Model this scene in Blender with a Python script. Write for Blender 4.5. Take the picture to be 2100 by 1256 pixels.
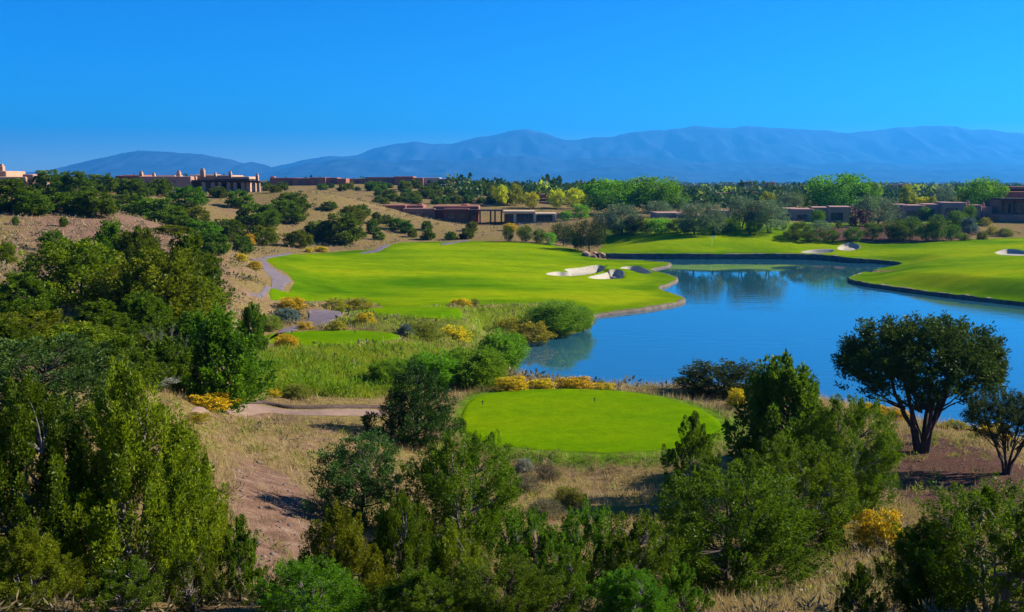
import bpy, bmesh, math, random
import numpy as np
from mathutils import Vector
random.seed(7)
rng = np.random.default_rng(7)
R = math.radians
for o in list(bpy.data.objects): bpy.data.objects.remove(o)
scene = bpy.context.scene
col = scene.collection

# ------------------------------------------------------------------ camera, sky, sun, exposure
F, W, H, HZ, EYE = 2100.0, 2100, 1256, 372.0, 13.0          # focal length in photo pixels, photo size, horizon row, eye height
PITCH = math.atan((H/2-HZ)/F)
cam_d = bpy.data.cameras.new('camera'); cam = bpy.data.objects.new('camera', cam_d); col.objects.link(cam)
cam.location = (0, 0, EYE); cam.rotation_euler = (math.pi/2-PITCH, 0, 0)
cam_d.sensor_width = 36; cam_d.lens = 36*F/W; cam_d.clip_start = .3; cam_d.clip_end = 40000
scene.camera = cam

SUN_EL, SUN_AZ = R(31), R(77)                                 # azimuth clockwise from +Y (the view direction)
world = bpy.data.worlds.new('World'); scene.world = world; world.use_nodes = True
wn = world.node_tree; bg = wn.nodes['Background']
sky = wn.nodes.new('ShaderNodeTexSky'); sky.sky_type = 'NISHITA'; sky.sun_disc = False
sky.sun_elevation = SUN_EL; sky.sun_rotation = SUN_AZ; sky.altitude = 2100; sky.air_density = 1.0; sky.dust_density = .6; sky.ozone_density = 5.0
hs = wn.nodes.new('ShaderNodeHueSaturation'); hs.inputs['Saturation'].default_value = 2.2; hs.inputs['Hue'].default_value = .514
wn.links.new(sky.outputs[0], hs.inputs['Color']); wn.links.new(hs.outputs[0], bg.inputs['Color'])
bg.inputs['Strength'].default_value = .078
sun_d = bpy.data.lights.new('sun', 'SUN'); sun = bpy.data.objects.new('sun', sun_d); col.objects.link(sun)
sun_d.energy = 5.0; sun_d.angle = R(.53); sun_d.color = (1, .93, .80)
SV = Vector((math.sin(SUN_AZ)*math.cos(SUN_EL), math.cos(SUN_AZ)*math.cos(SUN_EL), math.sin(SUN_EL)))
sun.rotation_euler = SV.to_track_quat('Z', 'Y').to_euler(); sun.location = SV*200
vs = scene.view_settings; vs.view_transform = 'Standard'; vs.look = 'None'; vs.exposure = 1.2; vs.gamma = 1; vs.use_curve_mapping = False
cy = scene.cycles; cy.max_bounces = 7; cy.diffuse_bounces = 3; cy.glossy_bounces = 3; cy.transmission_bounces = 4; cy.volume_bounces = 0
cy.transparent_max_bounces = 8; cy.use_denoising = True; cy.denoising_prefilter = 'NONE'; cy.caustics_reflective = False; cy.caustics_refractive = False

# ------------------------------------------------------------------ small helpers
def tag(o, label=None, cat=None, group=None, kind=None):
    if label: o['label'] = label
    if cat: o['category'] = cat
    if group: o['group'] = group
    if kind: o['kind'] = kind
    return o
def empty(name, loc, rz=0):
    o = bpy.data.objects.new(name, None); col.objects.link(o); o.location = loc; o.rotation_euler = (0, 0, rz); o.empty_display_size = .2
    return o
def link(name, me, parent=None):
    o = bpy.data.objects.new(name, me); col.objects.link(o)
    if parent is not None: o.parent = parent
    return o
def mesh_np(name, V, Fq, mat=None, smooth=False, tint=None):
    """Mesh from (N,3) vertices and (M,k) faces (k the same for all faces)."""
    me = bpy.data.meshes.new(name); V = np.asarray(V, np.float32); Fq = np.asarray(Fq, np.int32); k = Fq.shape[1]
    me.vertices.add(len(V)); me.vertices.foreach_set('co', V.ravel())
    me.loops.add(Fq.size); me.loops.foreach_set('vertex_index', Fq.ravel())
    me.polygons.add(len(Fq)); me.polygons.foreach_set('loop_start', np.arange(0, Fq.size, k, dtype=np.int32))
    me.polygons.foreach_set('loop_total', np.full(len(Fq), k, np.int32))
    if smooth: me.polygons.foreach_set('use_smooth', np.ones(len(Fq), bool))
    if tint is not None:
        a = me.attributes.new('tint', 'FLOAT', 'POINT'); a.data.foreach_set('value', np.asarray(tint, np.float32))
    me.update(calc_edges=True)
    if mat: me.materials.append(mat)
    return me
def sstep(a, b, x):
    t = np.clip((x-a)/(b-a), 0, 1); return t*t*(3-2*t)
def vnoise(x, y, s=0):
    xi = np.floor(x).astype(np.int64); yi = np.floor(y).astype(np.int64); xf = x-xi; yf = y-yi
    def h(i, j):
        n = (i*374761393 + j*668265263 + s*1442695041) & 0xffffffff
        n = ((n ^ (n >> 13))*1274126177) & 0xffffffff
        return ((n ^ (n >> 16)) & 0xffff)/65535.0
    u = xf*xf*(3-2*xf); v = yf*yf*(3-2*yf)
    return (h(xi, yi)*(1-u)+h(xi+1, yi)*u)*(1-v) + (h(xi, yi+1)*(1-u)+h(xi+1, yi+1)*u)*v
def fbm(x, y, o=4, s=0):
    r = 0; a = .5
    for k in range(o): r = r+a*(vnoise(x*2**k, y*2**k, s+k*17)-.5)*2; a *= .5
    return r
def ray(px, py):
    u = (np.asarray(px, float)-W/2)/F; v = (H/2-np.asarray(py, float))/F
    return u, math.cos(PITCH)+v*math.sin(PITCH), -math.sin(PITCH)+v*math.cos(PITCH)
def at(px, py, d):
    """World point seen at photo pixel (px, py) at forward distance d."""
    a, b, c = ray(px, py); k = d/b
    return a*k, d+0*k, EYE+c*k

# ------------------------------------------------------------------ the lie of the land: control points (pixel, pixel, distance)
CP = [
 (200,1225,14.5),(900,1260,14),(1500,1270,14),(2000,1280,13.5),(560,1100,22),(600,1020,26),(560,960,31),(600,880,38),(650,843,43.5),(500,838,42),
 (1100,957,40.2),(1300,957,40.2),(960,940,40.8),(1200,1000,36.5),(1300,1060,31),(1250,1190,22),(900,1000,33),(800,910,39.5),(900,1130,25),
 (1890,928,38),(2060,970,34),(1950,1020,31),(1700,1100,26),(1850,960,35.5),(1700,1180,21),(2090,1090,24),(1600,960,35),(1420,1005,35),(1830,868,45),(1520,835,50),(1500,915,41),(2100,900,42),
 (600,800,48),(650,760,54),(700,720,60),(680,708,63),(680,682,69),(900,720,63),(900,780,55),(820,760,56),(1000,690,78),(1100,640,95),(860,670,75),(830,655,80),(830,632,87),(640,660,75),
 (560,650,76),(500,600,78),(450,560,85),(480,700,58),(560,720,58),(540,790,48),
 (600,580,110),(545,600,98),(530,540,130),(770,510,166),(900,620,99),(750,625,97),(900,560,131),(900,497,187),(1100,500,184),(1200,580,125),(1300,545,158),(700,560,128),(620,540,138),(1000,600,110),
 (700,515,163),(620,460,190),(620,410,215),(700,405,226),(480,407,215),(850,450,215),(1000,465,230),(760,425,222),(560,505,160),(500,500,160),(800,480,195),(560,440,200),
 (400,395,240),(530,395,240),(250,392,240),(620,396,300),(830,392,330),(900,415,290),(900,455,242),(1080,462,236),(650,380,380),(830,381,390),(950,395,330),(1000,410,300),
 (100,430,125),(0,440,115),(250,440,132),(100,500,100),(30,560,80),(200,590,75),(350,470,140),(350,420,190),(150,395,190),(40,388,200),(300,600,65),(250,700,49),(100,700,41),(100,900,23),(300,800,35),(450,760,45),(450,860,35),
 (420,500,125),(480,540,108),(-200,440,110),(-250,600,60),(-250,900,22),(-200,390,200),
 (1500,515,176),(1500,495,183),(1500,470,193),(1700,470,197),(1700,500,184),(1650,458,213),(1400,490,184),(1400,470,195),(1600,490,186),(1950,502,178),(2000,490,192),(2000,455,220),(2050,470,212),(1900,560,126),(1800,560,138),(2050,600,106),(2100,560,120),
 (1800,532,158),(1700,458,220),(1930,452,224),(2075,462,216),(1280,472,200),(1280,445,240),(1350,470,198),(1220,500,195),(1180,500,195),(1300,505,179),(2350,600,98),(2350,490,182),(2350,460,230),(2300,970,36),(2350,1150,22),
 (1150,440,265),(1100,425,290),(1500,440,245),(1800,435,280),(2050,435,280),
]
CX, CY_, CZ = [np.array(v) for v in zip(*[at(*c) for c in CP])]
extra = []
for a in np.linspace(-.6, .6, 9):
    for r, z in ((3, 10.3), (9, 8.6)): extra.append((r*math.sin(a), r*math.cos(a), z))
    for r, zl, zr in ((520, 9.3, 6.4), (900, 8, 6.5), (1500, 7.5, 7.5), (3000, 2, 2), (9000, 0, 0)):
        t = float(sstep(-.25, .05, np.array(a))); extra.append((r*math.sin(a), r*math.cos(a), zl+(zr-zl)*t))
E = np.array(extra); CX = np.r_[CX, E[:, 0]]; CY_ = np.r_[CY_, E[:, 1]]; CZ = np.r_[CZ, E[:, 2]]
KA, KR = 7.0, 5.0
def pol(x, y):
    th = np.arctan2(x, y); r = np.hypot(x, y)
    return np.clip(th, -.62, .62)*KA, np.log(np.maximum(r, 2.5))*KR, th, r
pa, pr, _, _ = pol(CX, CY_)
kern = lambda da, dr: np.sqrt(da*da+dr*dr+.12)
_A = kern(pa[:, None]-pa[None], pr[:, None]-pr[None]); ZM = CZ.mean()
WGT = np.linalg.solve(_A+np.eye(len(pa))*1e-3*-1, CZ-ZM)
def z_land(x, y):
    x = np.asarray(x, float); y = np.asarray(y, float); shp = x.shape; x = x.ravel(); y = y.ravel(); out = np.empty(len(x))
    for i in range(0, len(x), 40000):
        a, r, th, rr = pol(x[i:i+40000], y[i:i+40000])
        z = ZM+kern(a[:, None]-pa[None], r[:, None]-pr[None])@WGT
        w = sstep(.7, 1.6, np.abs(th)); z0 = 10-9*sstep(6, 60, rr)*.6
        out[i:i+40000] = z*(1-w)+z0*w
    return out.reshape(shp)
def cast(px, py, zf=None, dmin=4):
    """Where the ray through a photo pixel meets the land: x, y, z."""
    d = np.geomspace(dmin, 1500, 1600); x, y, z = at(px, py, d); g = (zf or z_base)(x, y)
    k = np.argmax(z < g) if (z < g).any() else len(d)-1
    if k: 
        a, b = z[k-1]-g[k-1], g[k]-z[k]; t = a/max(a+b, 1e-9); dd = d[k-1]+(d[k]-d[k-1])*t
    else: dd = d[0]
    x, y, z = at(px, py, dd); return float(x), float(y), float(z)
def catmull(P, n=6, closed=True):
    P = np.asarray(P, float); N = len(P); out = []
    for i in range(N if closed else N-1):
        g = (lambda j: P[j % N]) if closed else (lambda j: P[min(max(j, 0), N-1)])
        p0, p1, p2, p3 = g(i-1), g(i), g(i+1), g(i+2)
        for t in np.arange(n)/n:
            out.append(.5*((2*p1)+(-p0+p2)*t+(2*p0-5*p1+4*p2-p3)*t*t+(-p0+3*p1-3*p2+p3)*t**3))
    if not closed: out.append(P[-1])
    return np.array(out)
def sdist(x, y, poly):
    """Signed distance to a closed outline (positive outside), nearest point and place along it; chunked."""
    x = np.asarray(x, float).ravel(); y = np.asarray(y, float).ravel(); A = poly[:, :2]; B = np.roll(A, -1, 0); D = B-A; L2 = (D**2).sum(1)+1e-12
    n = len(x); sd = np.empty(n); near = np.empty((n, 2)); seg = np.empty(n, int); tt = np.empty(n)
    for i in range(0, n, 20000):
        X = x[i:i+20000, None]; Y = y[i:i+20000, None]
        t = np.clip(((X-A[:, 0])*D[:, 0]+(Y-A[:, 1])*D[:, 1])/L2, 0, 1); qx = A[:, 0]+t*D[:, 0]; qy = A[:, 1]+t*D[:, 1]
        d2 = (X-qx)**2+(Y-qy)**2; k = d2.argmin(1); ar = np.arange(len(k))
        with np.errstate(divide='ignore', invalid='ignore'):
            cr = ((A[:, 1] > Y) != (B[:, 1] > Y)) & (X < (D[:, 0]*(Y-A[:, 1])/np.where(D[:, 1] == 0, 1e-12, D[:, 1])+A[:, 0]))
        ins = cr.sum(1) % 2 == 1
        sd[i:i+20000] = np.where(ins, -1, 1)*np.sqrt(d2[ar, k]); near[i:i+20000, 0] = qx[ar, k]; near[i:i+20000, 1] = qy[ar, k]; seg[i:i+20000] = k; tt[i:i+20000] = t[ar, k]
    return sd, near, seg, tt
def sd_box(x, y, poly, pad):
    """Signed distance where it matters (inside the padded bounding box), else pad."""
    sd = np.full(x.shape, float(pad)); m = (x > poly[:, 0].min()-pad) & (x < poly[:, 0].max()+pad) & (y > poly[:, 1].min()-pad) & (y < poly[:, 1].max()+pad)
    if m.any(): sd[m] = sdist(x[m], y[m], poly)[0]
    return sd

# lake outline: pixel, pixel, height of the bank above the water
LAKE_PX = [(1228,531,.8),(1300,531,.85),(1400,532,.9),(1500,532,.85),(1600,532,.9),(1690,534,.85),(1755,540,.75),(1800,541,.6),(1850,547,.5),(1800,556,.3),(1760,566,.35),(1740,576,.38),
 (1760,584,.4),(1800,591,.42),(1900,605,.4),(2000,617,.42),(2100,628,.4),(2300,650,.4),(2600,720,.3),(2600,940,.1),(2350,965,.1),(2100,925,.1),(1950,890,.1),(1800,850,.1),(1650,818,.1),(1500,803,.1),(1270,798,.1),
 (1100,787,.1),(1020,780,.1),(1042,764,.1),(1062,742,.1),(1068,708,.1),(1120,692,.1),(1190,680,.1),(1212,665,.1),(1218,652,.2),(1260,645,.3),(1330,636,.3),(1395,624,.3),(1402,616,.3),(1365,602,.3),(1350,595,.3),
 (1375,585,.25),(1390,575,.25),(1365,565,.25),(1335,556,.25),(1370,548,.25),(1372,542,.25),(1320,538,.3),(1250,536,.4)]
def on_water(px, py):
    a, b, c = ray(px, py); k = -EYE/c; return a*k, b*k
LAKE = catmull([(*on_water(a, b), h) for a, b, h in LAKE_PX], 6)
LK = LAKE[:, :2]

def px_poly(P, n=5, zf=None): return catmull([cast(a, b, zf or z_land)[:2] for a, b in P], n)
def on_level(P, z, n=5):
    q = []
    for a, b in P:
        u, v, w = ray(a, b); k = (z-EYE)/w; q.append((u*k, v*k))
    return catmull(q, n)
TEES = [   # outline, level
 (on_level([(945,872),(950,842),(975,816),(1040,803),(1150,799),(1260,803),(1350,815),(1420,835),(1462,855),(1480,880),(1450,905),(1380,920),(1250,929),(1100,923),(1000,909),(958,892)], 2.2), 2.2),
 (on_level([(538,694),(560,686),(620,681),(720,679),(790,683),(822,690),(800,698),(760,705),(680,710),(600,711),(545,706)], 2.95), 2.95),
 (on_level([(690,641),(760,633),(850,630),(930,632),(948,639),(935,648),(880,653),(800,651),(740,648)], 2.25), 2.25)]
def z_base(x, y):
    x = np.asarray(x, float); y = np.asarray(y, float); shp = x.shape; x = x.ravel(); y = y.ravel()
    z = z_land(x, y); r = np.hypot(x, y)
    z = z+(fbm(x/9, y/9, 3, 3)*.28*sstep(10, 60, r)+fbm(x/30, y/30, 2, 9)*.5*sstep(60, 160, r))*sstep(1.4, 5, np.abs(z-1.0)+sstep(200, 260, r)*4)
    z = z+fbm(x/1.3, y/1.3, 3, 5)*.10*(1-sstep(35, 50, r))
    for P, lv in TEES:
        s = sd_box(x, y, P, 4); w = 1-sstep(.15, 2.2, s); z = z*(1-w)+lv*w
    m = (x > LK[:, 0].min()-12) & (x < LK[:, 0].max()+12) & (y > LK[:, 1].min()-12) & (y < LK[:, 1].max()+12)
    if m.any():
        s, _, k, t = sdist(x[m], y[m], LK); e = LAKE[k, 2]*(1-t)+np.roll(LAKE[:, 2], -1)[k]*t
        w = sstep(.3, 7, s); zz = e+(np.maximum(z[m], .3)-e)*w; zm = z[m]
        zm = np.where(s < 7, zz, zm); z[m] = zm
    return z.reshape(shp)

# ------------------------------------------------------------------ materials
def new_mat(name):
    m = bpy.data.materials.new(name); m.use_nodes = True; nt = m.node_tree; nt.nodes.clear()
    return m, nt, nt.nodes.new('ShaderNodeOutputMaterial')
def node(nt, t, **kw):
    n = nt.nodes.new(t)
    for k, v in kw.items():
        if k in n.inputs: n.inputs[k].default_value = v
        else: setattr(n, k, v)
    return n
def noise(nt, scale, detail=4, rough=.55, vec=None, dist=0):
    n = node(nt, 'ShaderNodeTexNoise', Scale=scale, Detail=detail, Roughness=rough, Distortion=dist)
    if vec is not None: nt.links.new(vec, n.inputs['Vector'])
    return n.outputs['Fac']
def ramp(nt, fac, stops):
    r = nt.nodes.new('ShaderNodeValToRGB'); e = r.color_ramp.elements
    while len(e) < len(stops): e.new(.5)
    for k, (p, c) in zip(e, stops): k.position = p; k.color = (*c, 1)
    nt.links.new(fac, r.inputs[0]); return r.outputs[0]
def mix(nt, a, b, fac, mode='MIX'):
    m = nt.nodes.new('ShaderNodeMix'); m.data_type = 'RGBA'; m.blend_type = mode
    for v, k in ((fac, 0), (a, 6), (b, 7)):
        if isinstance(v, (int, float)): m.inputs[k].default_value = v
        elif isinstance(v, tuple): m.inputs[k].default_value = (*v, 1)
        else: nt.links.new(v, m.inputs[k])
    return m.outputs[2]
def math_(nt, op, a, b):
    m = nt.nodes.new('ShaderNodeMath'); m.operation = op; m.use_clamp = False
    for v, k in ((a, 0), (b, 1)):
        if isinstance(v, (int, float)): m.inputs[k].default_value = v
        else: nt.links.new(v, m.inputs[k])
    return m.outputs[0]
def pos(nt): return nt.nodes.new('ShaderNodeNewGeometry').outputs['Position']
def scaled(nt, v, s):
    m = nt.nodes.new('ShaderNodeMapping'); m.inputs['Scale'].default_value = s; nt.links.new(v, m.inputs['Vector']); return m.outputs[0]
def bump(nt, h, strength, dist):
    b = node(nt, 'ShaderNodeBump', Strength=strength, Distance=dist); nt.links.new(h, b.inputs['Height']); return b.outputs[0]
def solid(name, c, rough=.85, var=.25, scale=2.0, bmp=.0, bscale=20, spec=.2, metallic=0):
    m, nt, out = new_mat(name); p = node(nt, 'ShaderNodeBsdfPrincipled', Roughness=rough, Metallic=metallic); p.inputs['Specular IOR Level'].default_value = spec
    g = pos(nt); f = noise(nt, scale, 6, .6, g)
    nt.links.new(ramp(nt, f, [(.3, tuple(v*(1-var) for v in c)), (.7, tuple(min(1, v*(1+var)) for v in c))]), p.inputs['Base Color'])
    if bmp: nt.links.new(bump(nt, noise(nt, bscale, 5, .6, g), .6, bmp), p.inputs['Normal'])
    nt.links.new(p.outputs[0], out.inputs[0]); return m
def leafy(name, lo, hi, trans=.35, var=.25, gloss=.015):
    """Foliage: colour by each spray's own tint and by tree; part of the light passes through."""
    m, nt, out = new_mat(name)
    at_ = node(nt, 'ShaderNodeAttribute', attribute_name='tint'); oi = nt.nodes.new('ShaderNodeObjectInfo')
    c = ramp(nt, at_.outputs['Fac'], [(0, lo), (1, hi)])
    hsv = nt.nodes.new('ShaderNodeHueSaturation'); nt.links.new(c, hsv.inputs['Color'])
    nt.links.new(math_(nt, 'ADD', math_(nt, 'MULTIPLY', oi.outputs['Random'], .045), .478), hsv.inputs['Hue'])
    nt.links.new(math_(nt, 'ADD', math_(nt, 'MULTIPLY', oi.outputs['Random'], var*2), 1-var), hsv.inputs['Value'])
    d = nt.nodes.new('ShaderNodeBsdfDiffuse'); t = nt.nodes.new('ShaderNodeBsdfTranslucent'); g = node(nt, 'ShaderNodeBsdfGlossy', Roughness=.45)
    nt.links.new(hsv.outputs[0], d.inputs[0]); nt.links.new(hsv.outputs[0], t.inputs[0])
    a = node(nt, 'ShaderNodeMixShader', Fac=trans); nt.links.new(d.outputs[0], a.inputs[1]); nt.links.new(t.outputs[0], a.inputs[2])
    b = node(nt, 'ShaderNodeMixShader', Fac=gloss); nt.links.new(a.outputs[0], b.inputs[1]); nt.links.new(g.outputs[0], b.inputs[2]); g.inputs[0].default_value = (.5, .5, .5, 1)
    nt.links.new(b.outputs[0], out.inputs[0]); return m
def mat_ground():
    m, nt, out = new_mat('dry_ground'); p = nt.nodes.new('ShaderNodeBsdfDiffuse')
    g = pos(nt)
    soil = ramp(nt, noise(nt, 1.7, 8, .65, g), [(.3, (.10, .056, .036)), (.55, (.205, .120, .078)), (.75, (.30, .205, .145))])
    straw = ramp(nt, noise(nt, 3.1, 8, .7, g), [(.3, (.085, .062, .018)), (.55, (.205, .152, .050)), (.8, (.33, .26, .095))])
    f = ramp(nt, noise(nt, .33, 7, .7, g), [(.34, (0, 0, 0)), (.54, (1, 1, 1))])
    cov = node(nt, 'ShaderNodeAttribute', attribute_name='cover')          # x: green growth, y: bare soil, z: wood mulch, and shade painted on the far right bank
    sx = nt.nodes.new('ShaderNodeSeparateXYZ'); nt.links.new(cov.outputs['Vector'], sx.inputs[0])
    n2 = noise(nt, .9, 6, .65, g)
    def soft(v): return ramp(nt, math_(nt, 'ADD', v, math_(nt, 'MULTIPLY', math_(nt, 'SUBTRACT', n2, .5), 1.1)), [(.35, (0, 0, 0)), (.65, (1, 1, 1))])
    c = mix(nt, soil, straw, f)
    c = mix(nt, c, soil, soft(sx.outputs[1]))
    green = ramp(nt, noise(nt, 2.2, 7, .7, g), [(.3, (.045, .095, .006)), (.6, (.13, .21, .010)), (.8, (.26, .29, .03))])
    c = mix(nt, c, green, soft(sx.outputs[0]))
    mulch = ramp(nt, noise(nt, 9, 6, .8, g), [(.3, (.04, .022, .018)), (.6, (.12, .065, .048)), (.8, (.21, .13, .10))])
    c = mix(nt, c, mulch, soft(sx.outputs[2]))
    peb = ramp(nt, noise(nt, 14, 3, .5, g), [(.62, (0, 0, 0)), (.68, (1, 1, 1))])
    c = mix(nt, c, (.36, .27, .22), math_(nt, 'MULTIPLY', peb, .35))
    nt.links.new(c, p.inputs['Color'])
    nt.links.new(bump(nt, noise(nt, 4.5, 9, .75, g), .9, .12), p.inputs['Normal'])
    nt.links.new(p.outputs[0], out.inputs[0]); return m
def mat_turf(name, a, b, c, s=1.0, rough=0):
    m, nt, out = new_mat(name); p = nt.nodes.new('ShaderNodeBsdfDiffuse')
    g = pos(nt)
    n1 = noise(nt, .045*s, 5, .6, scaled(nt, g, (.7, 1.6, 1))); n2 = noise(nt, .5*s, 6, .65, g); n3 = noise(nt, 9, 4, .7, g)
    c1 = ramp(nt, n1, [(.30, a), (.52, b), (.72, c)])
    c2 = mix(nt, c1, ramp(nt, n2, [(.3, (.72, .76, .7)), (.7, (1.22, 1.16, 1.2))]), .8, 'MULTIPLY')
    c3 = mix(nt, c2, ramp(nt, n3, [(.3, (.70, .74, .7)), (.7, (1.25, 1.2, 1.2))]), .7, 'MULTIPLY')
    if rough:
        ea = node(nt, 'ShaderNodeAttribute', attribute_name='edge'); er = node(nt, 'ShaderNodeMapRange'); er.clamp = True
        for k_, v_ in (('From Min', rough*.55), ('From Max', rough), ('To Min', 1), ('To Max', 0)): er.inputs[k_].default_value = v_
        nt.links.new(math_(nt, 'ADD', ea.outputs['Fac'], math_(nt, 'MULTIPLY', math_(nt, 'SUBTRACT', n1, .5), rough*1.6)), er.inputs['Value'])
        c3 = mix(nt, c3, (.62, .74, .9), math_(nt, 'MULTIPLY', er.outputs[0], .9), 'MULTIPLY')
    nt.links.new(c3, p.inputs['Color'])
    nt.links.new(bump(nt, noise(nt, 6, 6, .8, g), .5, .05), p.inputs['Normal'])
    nt.links.new(p.outputs[0], out.inputs[0]); return m
def mat_water():
    m, nt, out = new_mat('lake_water'); p = node(nt, 'ShaderNodeBsdfPrincipled', Roughness=.02, IOR=2.0)
    p.inputs['Base Color'].default_value = (.018, .085, .125, 1)
    g = pos(nt)
    streak = ramp(nt, noise(nt, .03, 3, .5, scaled(nt, g, (.4, 1.9, 1))), [(.44, (.06, .06, .06)), (.53, (1, 1, 1))])
    h = math_(nt, 'ADD', noise(nt, .9, 3, .5, scaled(nt, g, (.45, 1, 1))), math_(nt, 'MULTIPLY', noise(nt, 4.5, 3, .5, scaled(nt, g, (.5, 1, 1))), .22))
    sep = nt.nodes.new('ShaderNodeSeparateXYZ'); nt.links.new(g, sep.inputs[0]); mr = node(nt, 'ShaderNodeMapRange'); mr.clamp = True   # the far end lies in the lee of the bank
    for k_, v_ in (('From Min', 100), ('From Max', 135), ('To Min', 1), ('To Max', .12)): mr.inputs[k_].default_value = v_
    nt.links.new(sep.outputs[1], mr.inputs['Value'])
    b = node(nt, 'ShaderNodeBump', Distance=.035); nt.links.new(h, b.inputs['Height']); nt.links.new(math_(nt, 'MULTIPLY', math_(nt, 'MULTIPLY', streak, mr.outputs[0]), .6), b.inputs['Strength'])
    nt.links.new(b.outputs[0], p.inputs['Normal']); nt.links.new(p.outputs[0], out.inputs[0]); return m

M = {
 'ground': mat_ground(),
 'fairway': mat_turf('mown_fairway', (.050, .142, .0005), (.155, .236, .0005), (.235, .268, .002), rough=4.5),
 'green': mat_turf('mown_green', (.072, .168, .0005), (.112, .205, .0005), (.155, .225, .001), 3),
 'water': mat_water(),
 'path': solid('asphalt_path', (.135, .105, .110), .9, .2, 1.2, .01, 60),
 'dirtpath': solid('dusty_path', (.22, .142, .10), .95, .22, 1.5, .01, 60),
 'kerb': solid('kerb_timber', (.085, .055, .045), .9, .3, 4),
 'sand': solid('bunker_sand', (.34, .30, .22), .95, .16, 2.0, .03, 6),
 'rock': solid('lake_wall_stone', (.15, .105, .085), .9, .45, 1.3, .12, 1.8),
 'rimrock': solid('rim_stone', (.14, .105, .08), .9, .4, 1.1, .06, 3),
 'adobe_tan': solid('adobe_tan', (.42, .25, .155), .95, .12, .5, .02, 6),
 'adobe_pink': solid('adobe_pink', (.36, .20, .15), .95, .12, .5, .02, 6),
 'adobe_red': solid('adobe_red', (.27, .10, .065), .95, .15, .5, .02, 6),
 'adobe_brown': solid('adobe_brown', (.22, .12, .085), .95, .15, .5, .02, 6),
 'adobe_grey': solid('adobe_grey', (.38, .30, .23), .95, .12, .5, .02, 6),
 'stucco_pale': solid('stucco_pale', (.52, .38, .24), .95, .1, .5, .02, 6),
 'stonecol': solid('column_stone', (.33, .22, .16), .95, .35, 2, .05, 4),
 'darkwood': solid('dark_timber', (.045, .030, .025), .8, .3, 3),
 'frame': solid('window_frame', (.10, .12, .13), .6, .2, 3),
 'glass': solid('window_glass', (.02, .03, .04), .06, .2, 1, spec=.6),
 'bark': solid('tree_bark', (.060, .042, .034), .95, .4, 6, .02, 18),
 'barkgrey': solid('weathered_bark', (.17, .145, .135), .95, .35, 5, .01, 22),
 'dead': solid('dead_twig', (.15, .13, .12), .95, .3, 4),
 'marker': solid('marker_black', (.02, .02, .022), .5, .2, 4),
 'white': solid('white_paint', (.8, .8, .8), .5, .05, 3),
 'juniper': leafy('juniper_leaf', (.036, .080, .003), (.150, .230, .005), 0.42),
 'juniper_olive': leafy('juniper_olive_leaf', (.062, .092, .003), (.245, .285, .006), 0.44),
 'juniper_bright': leafy('juniper_bright_leaf', (.036, .092, .003), (.160, .265, .005), 0.44),
 'pine': leafy('pine_needle', (.016, .040, .006), (.058, .095, .010), 0.2),
 'pine_blue': leafy('pine_blue_needle', (.024, .070, .012), (.090, .165, .026), 0.3),
 'pine_dark': leafy('pine_dark_needle', (.020, .040, .005), (.085, .110, .012), 0.25),
 'cottonwood': leafy('cottonwood_leaf', (.030, .110, .002), (.230, .470, .003), 0.45),
 'olive': leafy('silver_leaf', (.080, .120, .048), (.205, .270, .125), 0.3),
 'yellow': leafy('yellow_leaf', (.28, .27, .005), (.66, .62, .008), 0.4),
 'lime': leafy('lime_leaf', (.150, .210, .005), (.40, .43, .010), 0.4),
 'plum': leafy('plum_leaf', (.050, .024, .028), (.12, .055, .055), 0.3),
 'willow': leafy('willow_leaf', (.080, .230, .006), (.230, .440, .014), 0.5),
 'bulrush': leafy('bulrush_leaf', (.085, .175, .008), (.26, .37, .022), 0.45),
 'flower': leafy('chamisa_flower', (.60, .36, .003), (.90, .60, .008), 0.3, .12, .02),
 'flower_dull': leafy('faded_flower', (.32, .24, .008), (.56, .44, .020), 0.3, .12, .02),
 'chamisa': leafy('chamisa_leaf', (.13, .16, .014), (.30, .32, .030), 0.38),
 'sage': leafy('sage_leaf', (.15, .155, .105), (.33, .33, .235), 0.25),
 'bluesage': leafy('blue_sage_leaf', (.085, .135, .100), (.18, .25, .185), 0.25),
 'straw': leafy('straw_blade', (.24, .17, .050), (.58, .46, .18), 0.4, .0, .03),
 'meadow': leafy('meadow_blade', (.160, .230, .006), (.46, .52, .022), 0.5, .0, .03),
 'rough': leafy('rough_blade', (.050, .120, .003), (.140, .240, .008), .4, .0, .02),
 'scrub': leafy('low_scrub_leaf', (.080, .078, .030), (.26, .215, .105), .25, .0, .02),
 'forest': leafy('far_juniper_leaf', (.024, .056, .008), (.075, .110, .012), 0.25, .0, .02),
 'mount': solid('mountain_forest', (.032, .058, .10), 1, .45, .0032, 0, 1, 0),  # forest colour with the blue of distance haze mixed in
}

# ------------------------------------------------------------------ ground, lake, turf
def polar_grid(th, rr, zf):
    T, Q = np.meshgrid(th, rr); x = Q*np.sin(T); y = Q*np.cos(T)
    return x, y, zf(x, y)
def quads(nr, nc, wrap=False):
    i = np.arange(nr-1)[:, None]*nc; j = np.arange(nc-1)[None]
    q = np.stack([i+j, i+j+1, i+nc+j+1, i+nc+j], -1).reshape(-1, 4)
    return q[:, ::-1]
th = np.r_[np.linspace(-math.pi, -.54, 40)[:-1], np.linspace(-.54, .54, 480), np.linspace(.54, math.pi, 40)[1:]]
rr = np.r_[np.geomspace(1.5, 10, 26)[:-1], np.geomspace(10, 300, 300)[:-1], np.geomspace(300, 15500, 60)]
gx, gy, gz0 = polar_grid(th, rr, z_base)
gs = gx.ravel(), gy.ravel()
lake_sd = np.full(gx.size, 50.); mm = (gs[0] > LK[:, 0].min()-20) & (gs[0] < LK[:, 0].max()+20) & (gs[1] > LK[:, 1].min()-20) & (gs[1] < LK[:, 1].max()+20)
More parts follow.
